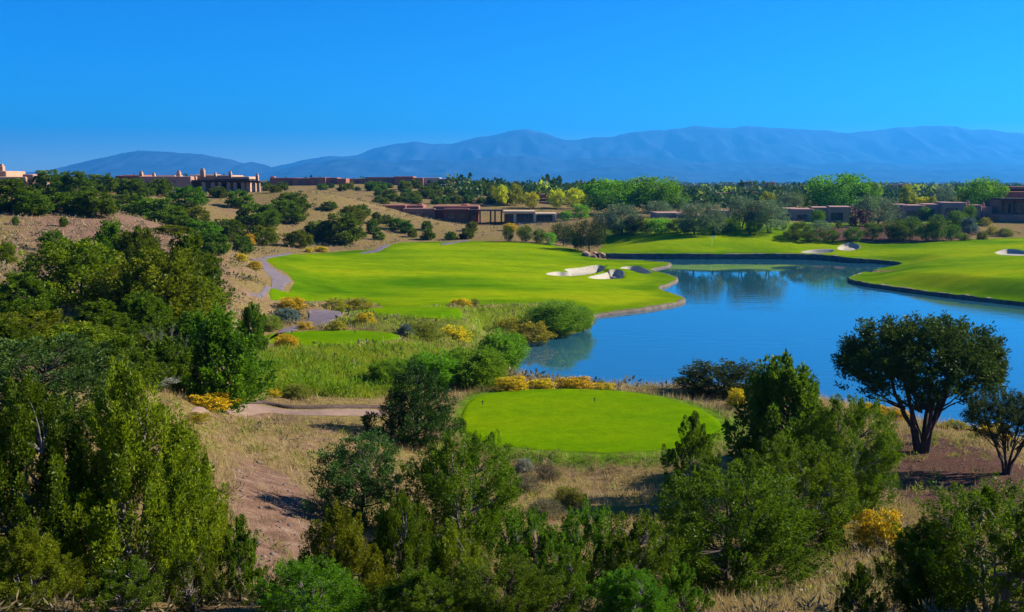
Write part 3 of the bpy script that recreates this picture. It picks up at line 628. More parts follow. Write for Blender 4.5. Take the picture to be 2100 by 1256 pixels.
# shrubs
def shrub(key, seed, leaf, n_pl, n_lf, lf, up=.62, flower=None, pf=None, lump=.25, n_fl=0, bark='dead', cover_top=.35):
    V, Q, T, P, A, L = plume_crown(seed, n_pl, n_lf, pf or (lambda t: .5*math.sqrt(max(0, 1-(t/1.0)**2))*.95+.03), t0=.03, up=up, pl=(.16, .30), fat=.36, lf=lf, lump=lump, rmin=.3, cone=.4)
    ex = None
    if flower:
        g = np.random.default_rng(seed+5); tip = P+A*(L*.62)[:, None]; keep = tip[:, 2]+np.linalg.norm(tip[:, :2], axis=1)*.75 > cover_top; tip = tip[keep]; n = len(tip)
        C = (tip[:, None]+g.normal(size=(n, n_fl, 3))*np.array([.05, .05, .032])).reshape(-1, 3); D = unit(g.normal(size=C.shape)+np.array([0, 0, .6]))
        v, q = leaves(C, D, g.uniform(.7, 1.3, len(C))*.055, .034, g); ex = [('flowers', v, q, np.repeat(g.uniform(0, 1, len(C)), 4), flower)]
    g = np.random.default_rng(seed+9); st = [tube(bend((g.normal()*.02, g.normal()*.02, -.03), P[i], g, 4, .1), np.linspace(.008, .003, 4), 3) for i in g.choice(len(P), min(50, len(P)), replace=False)]
    proto(key, (V, Q, T), join(st), leaf, bark, 'foliage', 'stems', ex)
shrub('chamisa', 80, 'chamisa', 170, 40, (.075, .014), flower='flower', n_fl=24, lump=.5)
shrub('chamisa_dull', 81, 'chamisa', 150, 45, (.075, .016), flower='flower_dull', n_fl=16, lump=.5, cover_top=.6)
shrub('green_shrub', 82, 'chamisa', 160, 60, (.070, .018))
shrub('sage_shrub', 83, 'sage', 150, 55, (.070, .016))
shrub('straw_shrub', 88, 'scrub', 150, 60, (.085, .010), up=.8)
shrub('blue_sage', 84, 'bluesage', 150, 60, (.070, .020))
shrub('willow_shrub', 85, 'willow', 240, 80, (.075, .016), up=.72, pf=dome, lump=.4)
shrub('bulrush_clump', 86, 'bulrush', 300, 60, (.13, .010), up=.93, pf=dome, lump=.3)
shrub('oak_shrub', 87, 'pine_dark', 200, 70, (.045, .022), up=.5, pf=dome, lump=.4, bark='bark')
def dead_tree(seed):
    g = np.random.default_rng(seed); parts = []
    def grow(p, d, L, r, lv):
        e = p+d*L; parts.append(tube(bend(p, e, g, 5, .15), np.linspace(r, r*.55, 5), 4 if lv else 6))
        if lv < 5:
            for _ in range(3 if lv < 4 else 2):
                nd = unit(d+g.normal(size=3)*.5+np.array([0, 0, .12])); grow(p+(e-p)*g.uniform(.5, 1), nd, L*g.uniform(.55, .8), r*.5, lv+1)
    for k in range(3): grow(np.array([0., 0, -.03]), unit(np.array([g.normal()*.35, g.normal()*.35, 1.])), .32, .020, 0)
    return join(parts)
v, q = dead_tree(4); PROTO['dead_tree'] = [('branches', mesh_np('dead_branches', v, q, M['dead'], True))]
v, q = dead_tree(9); PROTO['dead_scrub'] = [('branches', mesh_np('dead_scrub_branches', v, q, M['dead'], True))]

# ------------------------------------------------------------------ planting
NAMES = {'umbrella_pine_small': 'umbrella_pine', 'pinon_dense': 'pinon_pine', 'pinon_blue': 'pinon_pine', 'pinon_mound': 'pinon_pine', 'cottonwood': 'cottonwood_tree', 'cottonwood_b': 'cottonwood_tree',
 'dark_broadleaf': 'broadleaf_tree', 'silver_tree_b': 'silver_tree', 'chamisa': 'flowering_shrub', 'chamisa_dull': 'flowering_shrub', 'blue_sage': 'sage_shrub', 'dead_scrub': 'dead_shrub', 'leafy_sapling': 'young_tree', 'plum_tree': 'plum_tree'}
def plant(kind, px, top, base, width, label, group=None, d=None, cat=None):
    """Stand a plant where the photo has it: base on the land, top at pixel row `top`."""
    if d is None: x, y, z = cast(px, base)
    else:
        x, y, _ = at(px, HZ+20, d); x = float(x); y = float(d)
        for _ in range(3):                                             # the column of the pixel at the ground height found
            z = float(z_base(np.array([x]), np.array([y]))[0]); dep = y*math.cos(PITCH)+(EYE-z)*math.sin(PITCH); x = (px-W/2)/F*dep
    zt = float(at(px, top, y)[2]); h = max(zt-z, .25)*1.0; dep = y*math.cos(PITCH)+(EYE-z)*math.sin(PITCH); w = width/F*dep
    nm = 'juniper_tree' if 'juniper' in kind else NAMES.get(kind, kind)
    if nm in ('juniper_tree',) and h < 1.6: nm = 'juniper_bush'
    o = empty(nm, (x, y, z-.03), random.uniform(0, 6.28)); o.scale = (w, w, h)
    c = cat or ('shrub' if 'shrub' in nm or 'clump' in nm or 'bush' in nm else 'tree'); tag(o, label, c, group)
    for part, me in PROTO[kind]: link(part, me, o)
    if kind.startswith('umbrella'):                                    # turn the crown so that its two sides reach out as they do in the place
        me = PROTO[kind][-1][1]; v = np.empty(len(me.vertices)*3, np.float32); me.vertices.foreach_get('co', v); v = v.reshape(-1, 3)
        ext = [(a, np.percentile(v[:, 0]*math.cos(a)-v[:, 1]*math.sin(a), .5), np.percentile(v[:, 0]*math.cos(a)-v[:, 1]*math.sin(a), 99.5)) for a in np.linspace(0, 6.2, 40)]
        a, lo, hi = min(ext, key=lambda e: abs(-e[1]/e[2]-1.08)); o.rotation_euler.z = a; k = 1/(hi-lo); o.scale = (w*k, w*k, h)
    return o
HJ = ['hill_juniper_%d' % i for i in range(5)]; hj = lambda: random.choice(HJ)
G_FORE = 'junipers and pines close to the viewer'; G_HILL = 'junipers on the dry hillside'; G_FAR = 'trees beyond the lake'; G_CH = 'yellow flowering shrubs'; G_WIL = 'green shrubs along the near shore'
for k, px, top, base, w, d, lab in [
 ('juniper_spired',285,752,0,330,15.5,'big yellow-green juniper with several spires and bare grey twigs low down'),
 ('juniper_spired_b',70,780,0,300,15.0,'bushy green juniper pressed against the big yellow-green spired juniper'),
 ('juniper_spired',395,880,0,150,16.5,'narrow olive juniper on the sandy side of the big spired juniper'),
 ('pinon_mound',95,690,0,350,23,'mounded blue-green pine standing behind the spired junipers'),
 ('juniper_young',492,1058,0,110,15,'slim young yellow-green juniper alone at the edge of the bare soil'),
 ('juniper_young',562,1185,0,75,13.2,'tiny juniper sprig poking up beside the shaded bare soil'),
 ('pinon_dense',852,745,912,185,None,'dark dense pine standing against the edge of the round tee'),
 ('pinon_blue',742,884,1078,200,None,'blue-green pine below the dark pine beside the round tee'),
 ('juniper_round_b',955,888,1135,220,None,'broad green juniper between the blue-green pine and the round tee'),
 ('juniper_spired',700,1035,0,200,14.2,'yellow-green juniper with rounded tufts next to the shaded bare soil'),
 ('juniper_spired_b',820,1010,0,170,15.5,'yellow-green juniper with a pale dead branch rising through its top'),
 ('juniper_spired',930,1075,0,170,13.8,'low olive juniper in front of the broad green juniper'),
 ('juniper_open',1085,1045,0,162,15.5,'thin open juniper with see-through crown just beside the low olive juniper'),
 ('juniper_open',1200,1030,0,150,16,'airy upright juniper in the middle of the row of open junipers'),
 ('juniper_open',1300,1055,0,175,15.5,'leaning open juniper nearest the large round juniper'),
 ('juniper_young',1395,1150,0,110,14,'low green juniper sprouts below the large round juniper'),
 ('juniper_young',1420,848,1012,125,None,'small upright dark juniper rising against the edge of the round tee'),
 ('juniper_round',1492,965,0,330,19.5,'large round dark green juniper with a dense ball-like crown'),
 ('juniper_round_b',1630,905,1130,260,None,'olive-tinged juniper wedged behind the large round juniper'),
 ('tall_juniper_2',1605,732,990,200,None,'tall shaggy green juniper rising in front of the lake'),
 ('juniper_round_b',1738,815,1050,195,None,'leaning green juniper on the pine side of the tall shaggy juniper'),
 ('umbrella_pine',1890,652,928,322,None,'large umbrella-shaped pine with forked trunk on the mulch mound'),
 ('umbrella_pine_small',2064,802,972,180,None,'small crooked pine beside the large umbrella-shaped pine'),
 ('juniper_round_b',2035,1000,0,330,14.0,'bright green bushy juniper at the bottom corner below the small crooked pine'),
 ('juniper_spired_b',1890,1065,0,170,14.5,'upright bright green juniper joined to the corner juniper'),
 ('juniper_young',1760,1150,0,100,13.6,'narrow small juniper beside the straw-coloured gap near the corner juniper'),
 ('oak_shrub',1478,742,0,180,54.5,'low dark round shrub on the shore behind the round tee'),
 ('tall_juniper_0',455,638,845,180,None,'dark full juniper at the end of the dirt path'),
 ('tall_juniper_2',520,622,730,60,None,'slender dark juniper spire beside the second tee'),
 ('tall_juniper_1',330,510,0,190,52,'tall dark juniper towering in the middle of the wooded slope'),
 ('tall_juniper_0',390,480,0,150,62,'high dark juniper at the top edge of the wooded slope'),
 ('tall_juniper_1',160,492,0,190,56,'olive juniper with spreading bare limbs below the rocky bank'),
 ('tall_juniper_0',232,455,0,110,74,'dark juniper standing between the rocky bank and the spreading olive juniper'),
 ('tall_juniper_2',285,468,0,120,72,'pointed dark juniper behind the tall juniper of the wooded slope'),
 ('tall_juniper_0',45,560,0,150,50,'rounded green juniper under the rocky bank at the edge of the view'),
 ('tall_juniper_1',70,640,0,190,38,'mid-green juniper above the mounded blue-green pine'),
 ('tall_juniper_0',205,620,0,170,42,'dark juniper filling the slope above the spired junipers'),
 ('tall_juniper_2',300,600,0,130,44,'shaded juniper just behind the grey leafless tree'),
 ('tall_juniper_1',395,560,0,130,56,'olive-topped juniper over the dark full juniper'),
 ('hill_juniper_1',425,520,0,60,78,'small juniper on the slope edge overlooking the curving cart path'),
 ('tall_juniper_2',20,655,0,130,33,'shaggy juniper at the edge of the view above the blue-green mound pine'),
 ('tall_juniper_1',270,545,0,140,54,'dark juniper between the olive spreading juniper and the towering one'),
 ('tall_juniper_0',250,690,0,170,33,'deep green juniper over the shoulder of the big spired juniper'),
 ('tall_juniper_1',155,665,0,170,36,'olive-green juniper rising behind the blue-green mound pine'),
 ('tall_juniper_2',345,690,0,120,37,'dark juniper at the foot of the grey leafless tree'),
 ('tall_juniper_0',400,640,0,120,44,'shadowy juniper next to the dark full juniper'),
 ('tall_juniper_1',355,540,0,120,58,'small-topped juniper squeezed between the two tall wooded slope junipers'),
 ('juniper_round_b',640,1150,0,200,12.6,'low yellow-green juniper at the bottom edge beside the shaded bare soil'),
 ('juniper_spired_b',860,1165,0,190,12.4,'low dense juniper at the bottom edge in front of the olive juniper'),
 ('juniper_round',1030,1150,0,200,12.6,'low dark juniper at the bottom edge below the thin open juniper'),
 ('juniper_open',1150,1120,0,130,13.4,'wiry juniper at the bottom edge under the airy upright juniper'),
 ('juniper_spired_b',1290,1165,0,190,12.6,'bushy juniper at the bottom edge under the leaning open juniper'),
 ('juniper_spired',60,1080,0,210,13.6,'low olive juniper at the bottom corner in front of the bushy green juniper'),
 ('juniper_open',400,1120,0,120,13.8,'thin low juniper at the bottom edge beside the slim young juniper'),
 ('juniper_open',255,1150,0,150,13.3,'sparse low juniper sprouting among the dead grey twigs'),
 ('dead_tree',352,610,0,110,40.5,'grey leafless tree standing among the dark junipers'),
 ('dead_scrub',215,1110,0,170,14.9,'wide thicket of dead grey twigs between the two spired junipers'),
 ('dead_scrub',345,1100,0,170,15.2,'tangle of bare grey branches at the foot of the spired juniper'),
 ('dead_scrub',115,1120,0,170,14.6,'dry grey branches under the bushy green juniper'),
]: plant(k, px, top, base, w, lab, G_FORE if px > 500 or top > 600 else 'dark junipers on the wooded slope', d)
for px, top, base, w, d, lab in [
 (18,370,0,85,118,'dark juniper in front of the adobe house with one square chimney'),(70,393,442,60,None,'round juniper on the crest of the rocky bank'),(102,352,0,62,180,'leafy juniper beside the cut-off adobe house'),(155,355,0,60,175,'wide dark juniper in the gap between the two hilltop houses'),
 (212,360,0,58,200,'juniper just before the end wall of the seven-chimney house'),(140,397,436,85,None,'broad green juniper along the crest of the rocky bank'),(200,393,445,68,None,'lighter juniper where the crest of the rocky bank dips'),(275,369,408,58,None,'juniper under the shaded wall of the seven-chimney house'),
 (332,369,404,40,None,'narrow juniper before the middle window of the seven-chimney house'),(387,385,426,66,None,'large juniper in front of the porch of the seven-chimney house'),(450,384,406,30,None,'small juniper before the porch columns'),(492,393,427,46,None,'juniper alone on the slope under the end of the porch'),
 (265,403,0,80,165,'dark juniper in the hollow below the seven-chimney house'),(315,408,0,95,150,'large juniper in the hollow between the two dry slopes'),(352,425,0,60,140,'small round juniper low in the hollow'),(398,426,458,48,None,'dark juniper at the head of the hollow under the porch'),
 (600,397,437,60,None,'tall juniper on the shoulder of the tan hill'),(527,420,466,75,None,'dark spreading juniper halfway up the tan hill'),(580,414,458,72,None,'dark juniper touching the spreading juniper on the tan hill'),(675,414,431,30,None,'low round bush alone near the top of the tan hill'),
 (700,440,500,72,None,'biggest dark juniper at the foot of the tan hill'),(655,456,490,55,None,'grey-green juniper beside the biggest juniper on the tan hill'),(740,422,446,34,None,'round juniper on the ridge line of the tan hill'),(722,425,465,42,None,'juniper between the ridge-line juniper and the biggest juniper'),
 (612,475,507,50,None,'low juniper above the bend of the cart path'),(540,466,503,50,None,'pair-topped juniper over the straw verge of the cart path'),(500,487,520,36,None,'small juniper among yellow shrubs at the path verge'),(465,453,495,75,None,'dark juniper at the lower end of the hollow'),(412,455,0,65,128,'green juniper at the foot of the rocky bank'),(372,445,0,60,130,'juniper behind the wooded slope facing the tan hill'),
 (345,465,0,65,118,'olive juniper crowding the top of the wooded slope'),(440,480,0,55,110,'juniper at the shoulder above the cart path slope'),(765,450,480,24,None,'narrow dark juniper beside the red rocky slope'),(773,436,460,20,None,'small juniper above the narrow one beside the red rocky slope'),(776,476,493,22,None,'little bush at the bottom of the red rocky slope'),
 (812,447,472,28,None,'bushy juniper on the red rocky slope'),(834,452,478,22,None,'dark juniper in the middle of the red rocky slope'),(846,470,487,17,None,'low bush on the red rocky slope near the fairway'),(792,441,458,18,None,'tiny juniper high on the red rocky slope'),(878,470,492,24,None,'juniper at the toe of the red rocky slope above the fairway'),
 (876,454,472,20,None,'light green bush near the corner of the long red-brown house'),(958,468,490,26,None,'dark juniper below the terrace of the long red-brown house'),(925,476,492,22,None,'low juniper beside the dark juniper below the terrace'),(968,455,475,20,None,'dark conical juniper before the terrace of the long red-brown house'),
 (10,500,540,40,None,'bright bush on the straw terrace under the rocky bank'),(130,445,465,14,None,'tiny shrub on the bare rocky bank'),(32,445,462,12,None,'lone small bush high on the rocky bank'),(110,475,515,45,None,'dark low juniper at the foot of the rocky bank'),
]: plant(hj(), px, top-(3 if w > 30 else 1), base, w*1.2, lab, G_HILL, d)
for k, px, top, base, w, d, lab in [
 ('round_pine',1208,452,518,66,None,'dark round pine with a bare trunk beside the stone outfall'),('round_pine',1155,458,505,52,None,'dark bushy pine behind the bright green sapling'),('dark_broadleaf',1185,478,513,26,None,'small dark tree between the sapling and the round pine'),('leafy_sapling',1130,476,504,24,None,'bright green sapling at the corner of the large fairway'),
 ('dark_broadleaf',1043,464,496,22,None,'slim dark tree at the far edge of the large fairway'),('dark_broadleaf',1076,463,497,32,None,'leafy small tree next to the slim one at the fairway edge'),('dark_broadleaf',1106,470,500,28,None,'dense shrub-like tree behind the corner of the large fairway'),
 ('cottonwood',1256,368,0,132,262,'broad bright green cottonwood on the tan pavilion side of the pair'),('cottonwood_b',1342,363,0,118,264,'tall bright green cottonwood on the lake side of the pair'),('leafy_sapling',1192,418,0,40,245,'light green conical tree beside the tan pavilion'),('leafy_sapling',1160,432,0,26,242,'small bright tree at the end of the tan pavilion'),
 ('silver_tree',1275,418,482,70,None,'silver-green tree in front of the cottonwood pair'),('silver_tree_b',1348,412,0,62,240,'pale silver tree behind the purple adobe wall'),('leafy_sapling',1357,447,480,46,None,'small light green tree on the lawn before the purple adobe house'),('silver_tree',1424,416,482,66,None,'silver tree with dark trunk standing on the sloping green'),
 ('silver_tree_b',1462,416,482,52,None,'silver-green tree joined to the one on the sloping green'),('silver_tree',1520,402,468,64,None,'tall pale silver tree between the two adobe houses'),('silver_tree_b',1578,410,478,76,None,'wide silver-green tree at the end of the mauve adobe house'),('lime_tree',1574,394,0,44,270,'yellow-green tree behind the wide silver-green tree'),
 ('silver_tree_b',1622,394,0,56,275,'greyish tree behind the mauve adobe house roof'),('yellow_tree',1664,402,0,38,268,'golden yellow tree above the mauve adobe house roof'),('cottonwood_b',1722,357,0,130,262,'huge rounded dark green cottonwood behind the mauve adobe house'),('cottonwood_b',1772,374,0,66,262,'dark tree adjoining the huge rounded cottonwood'),
 ('silver_tree',1795,402,465,92,None,'big silver-green tree between the mauve house and the long adobe house'),('plum_tree',1762,425,468,40,None,'dark purple-leaved tree beside the mauve adobe house'),('plum_tree',1302,438,478,34,None,'dark purple-leaved tree among the silver trees by the cottonwoods'),('lime_tree',1858,378,0,44,275,'upright yellow-green tree behind the long adobe house'),
 ('silver_tree_b',1935,382,0,50,290,'grey-green tree on the skyline behind the long adobe house'),('cottonwood',2015,366,0,96,236,'round dark green tree by the two-tier building at the edge'),('yellow_tree',1978,394,0,40,275,'yellow tree next to the round dark tree by the two-tier building'),('yellow_tree',1890,404,0,40,272,'low golden tree over the long adobe house roof'),
 ('lime_tree',1912,402,0,24,270,'small lime-green tree over the long adobe house roof'),('yellow_tree',1030,380,0,26,285,'small yellow tree left of the lime tree group behind the red-brown house'),('lime_tree',1012,382,0,28,290,'lime-green tree behind the pergola of the red-brown house'),('lime_tree',1058,378,0,44,288,'taller green-yellow tree beyond the tan pavilion roof'),
 ('yellow_tree',1088,394,0,34,282,'yellow tree directly behind the tan pavilion roof'),('yellow_tree',1140,388,0,36,284,'pale yellow tree in front of the low red houses'),('yellow_tree',1180,386,0,44,286,'golden tree nearest the bright green cottonwood pair'),('lime_tree',1205,396,0,26,280,'lime tree tucked beside the cottonwood pair'),
 ('dark_broadleaf',1677,430,462,30,None,'dark rounded tree against the mauve adobe wall'),('dark_broadleaf',1640,455,488,42,None,'dark spreading tree on the lawn of the mauve adobe house'),('silver_tree_b',1682,452,476,40,None,'bluish small tree on the lawn of the mauve adobe house'),('leafy_sapling',1749,441,462,18,None,'yellow-green bush at the corner of the mauve adobe house'),
 ('dark_broadleaf',1720,454,470,12,None,'small round bush on the lawn below the mauve house windows'),('dark_broadleaf',1608,458,472,12,None,'small round bush at the shadowed edge of the lawn'),('dark_broadleaf',1896,424,452,26,None,'dark rounded tree against the long adobe wall'),('dark_broadleaf',1988,420,456,26,None,'dark narrow tree at the lit end of the long adobe house'),
 ('dark_broadleaf',1832,450,494,46,None,'bushy dark tree below the big silver-green tree'),('dark_broadleaf',1866,444,492,44,None,'dark tree with light top beside the bushy dark tree'),('dark_broadleaf',1920,440,496,36,None,'dark conical tree at the end of the shaded bank'),('dark_broadleaf',1962,432,475,42,None,'tangled dark tree under the long adobe house'),
 ('blue_sage',1985,446,480,36,None,'blue-grey shrub under the tangled dark tree'),('green_shrub',1978,478,494,24,None,'rounded olive bush on the brown bank over the far green'),('green_shrub',2014,474,492,24,None,'olive-yellow bush beside the rounded one on the brown bank'),('chamisa_dull',2035,464,482,26,None,'yellowish bush higher up the brown bank'),
 ('chamisa_dull',2020,446,462,26,None,'yellow-green bush under the two-tier building'),('green_shrub',2060,468,486,34,None,'straw-tinted bush beneath the two-tier building wall'),('dark_broadleaf',1790,455,492,40,None,'shadowy tree below the purple-leaved tree'),('dark_broadleaf',1545,452,482,32,None,'dark tree half hidden under the wide silver-green tree'),
 ('dark_broadleaf',1300,448,478,52,None,'dark spreading tree shading the slope left of the purple-leaved tree'),('dark_broadleaf',1328,452,480,40,None,'dark low tree next to the small light green tree'),('dark_broadleaf',1390,450,478,44,None,'dark tree before the wall of the house hidden among silver trees'),
 ('silver_tree',1240,432,482,48,None,'grey-green tree nearest the dark round pine across the path'),('dark_broadleaf',1490,446,478,44,None,'dark tree between two silver trees on the sloping green'),('dark_broadleaf',1225,440,476,34,248,'shadowy small tree in front of the broad bright cottonwood'),
 ('silver_tree_b',1550,412,472,54,None,'silver tree whose crown merges with the tall pale silver tree'),('silver_tree',1390,404,0,50,262,'feathery silver tree behind the tall bright cottonwood'),('dark_broadleaf',1625,470,494,34,None,'dark bush on the shaded bank below the lawn'),('dark_broadleaf',1700,470,496,40,None,'broad dark bush on the shaded bank under the mauve house'),
 ('dark_broadleaf',1750,466,497,40,None,'dark bush where the shaded bank meets the far fairway'),('dark_broadleaf',1845,462,496,40,None,'dark round bush low on the brown bank beside the bushy dark tree'),('dark_broadleaf',1900,458,495,44,None,'broad dark bush low on the brown bank under the long adobe house'),('dark_broadleaf',1950,460,494,40,None,'dark bush beside the rounded olive bush on the brown bank'),
 ('dark_broadleaf',1660,474,497,36,None,'low dark bush in the middle of the shaded bank'),
 ('dark_broadleaf',1408,450,482,22,None,'dark bush at the foot of the silver tree on the sloping green'),('dark_broadleaf',1264,462,482,22,None,'dark bush under the silver tree in front of the cottonwoods'),
]: plant(k, px, top, base, w, lab, G_FAR, d)
for k, px, top, base, w, d, lab in [
 ('chamisa',600,609,636,56,None,'golden flowering shrub beside the curving cart path'),('chamisa_dull',690,612,637,60,None,'brownish-yellow shrub between the cart path and the large fairway'),('chamisa_dull',735,611,634,60,None,'straw-yellow shrub next to the far tee'),('chamisa',750,641,668,40,None,'dark shrub with yellow crown between the two small tees'),
 ('chamisa',944,612,629,46,None,'golden shrub at the near edge of the large fairway'),('green_shrub',972,612,627,24,None,'small green bush beside the golden shrub at the fairway edge'),('blue_sage',585,632,660,62,None,'blue-grey sage bush beside the cart path fork'),('green_shrub',556,646,676,48,None,'yellow-green bush below the blue-grey sage bush'),
 ('chamisa',590,686,722,52,None,'yellow-topped shrub in front of the second tee'),('chamisa',626,660,676,34,None,'low yellow shrub at the cart path fork'),('chamisa_dull',690,656,678,44,None,'pale yellow shrub between the cart path and second tee'),('green_shrub',862,658,696,84,None,'wide lime-green bush at the end of the second tee'),
 ('blue_sage',832,664,690,32,None,'grey-blue bush touching the wide lime-green bush'),('chamisa',932,670,700,68,None,'orange-gold flowering shrub above the willows'),('chamisa_dull',1095,660,702,86,None,'olive-yellow shrub sloping down to the little cove'),('chamisa_dull',1040,650,685,70,None,'dry yellowish shrub uphill of the little cove'),
 ('chamisa',1050,772,802,70,52.8,'golden shrub behind the round tee nearest the willows'),('chamisa',1110,777,802,60,53.5,'second golden shrub of the row behind the round tee'),('chamisa',1180,772,802,80,53.8,'largest golden shrub in the row behind the round tee'),('chamisa',1238,786,804,50,53.5,'low golden shrub closing the row behind the round tee'),
 ('chamisa',430,806,850,95,36.5,'brownish golden shrub under the dark full juniper'),('chamisa',258,838,880,46,27,'yellow shrub peeking between the spired junipers'),('sage_shrub',285,762,830,150,36,'pale grey-green brush with yellow tips behind the big spired juniper'),('chamisa',560,798,812,36,None,'small golden shrub in the meadow above the dirt path'),
 ('green_shrub',610,786,816,60,None,'bright green bush in the meadow above the dirt path'),('chamisa_dull',395,862,905,70,33,'faded yellow shrub on the dry ground below the dirt path'),('chamisa',1800,1048,1120,105,None,'golden shrub in the gap beside the olive-tinged juniper'),('chamisa',1515,798,830,44,49.5,'yellow shrub between the low dark shrub and tall juniper'),
 ('chamisa',1785,828,872,64,47.5,'golden shrub on the shore behind the leaning juniper'),('chamisa',1835,838,880,70,46.5,'golden shrub on the shore at the umbrella pine trunk'),('chamisa_dull',1960,862,905,64,44,'dull yellow shrub between the two pine trunks'),('chamisa',2035,868,915,70,42,'golden shrub behind the small crooked pine'),
 ('chamisa',510,480,506,24,None,'orange-yellow shrub beside the path verge juniper'),('chamisa',496,520,538,24,None,'golden shrub on the slope by the curving cart path'),('chamisa',522,535,552,28,None,'yellow shrub at the top of the cart path bend'),('chamisa',634,508,518,18,None,'tiny golden shrub on the straw verge above the fairway'),
 ('chamisa',660,505,517,28,None,'low golden shrub on the straw verge above the fairway'),('chamisa',1046,458,474,30,None,'orange shrub on the terrace before the tan pavilion'),('straw_shrub',755,925,960,70,36,'pale dry bush below the dark dense pine'),('sage_shrub',1075,938,966,36,None,'grey sage bush below the round tee'),
 ('straw_shrub',1125,950,985,50,None,'pale bush with straw tips in the grass below the round tee'),('straw_shrub',1080,972,1008,70,None,'wide straw-coloured bush behind the open junipers'),('green_shrub',1165,998,1040,70,None,'yellow-green bush on the stony slope below the tee'),('straw_shrub',1120,1022,1060,80,None,'straw-grey bush on the stony slope above the open junipers'),
 ('green_shrub',1900,880,912,40,None,'small green bush at the foot of the umbrella pine'),
]: plant(k, px, top, base, w, lab, G_CH if 'chamisa' in k else 'low bushes on open ground', d)
for k, px, top, base, w, d, lab in [
 ('willow_shrub',1030,678,762,96,None,'bright green willow at the water edge of the little cove'),('willow_shrub',968,712,792,120,None,'feathery green willow behind the cove willow'),('willow_shrub',892,722,792,110,None,'light green willow rising behind the dark dense pine'),('willow_shrub',800,735,800,80,None,'small green willow thicket beside the meadow'),
 ('bulrush_clump',1140,618,684,126,None,'tall green bulrush clump at the point above the little cove'),('bulrush_clump',1195,628,676,44,None,'narrow bulrush clump at the tip of the shore'),
]: plant(k, px, top, base, w, lab, G_WIL, d)
# scattered junipers of the valley behind the tan hill: alike, told apart by nothing
spots = []
rs = np.random.default_rng(5)
while len(spots) < 64:
    px, py = rs.uniform(545, 1060), rs.uniform(384, 424)
    if py > 396+max(0, (px-800))*.1 and px < 770: continue
    x, y, z = cast(px, py)
    if y < 225 or y > 420 or any(abs(px-a)*.8+abs(py-b)*3 < 16 for a, b in spots) or (775 < px < 1060 and py > 420): continue
    spots.append((px, py)); s = rs.uniform(16, 34)*(300/y)**.7
    plant(hj(), px, py-s*rs.uniform(.55, .8), py, s, 'small dark juniper dotted over the scrubby valley below the hilltop row of houses', 'junipers dotted over the scrubby valley')

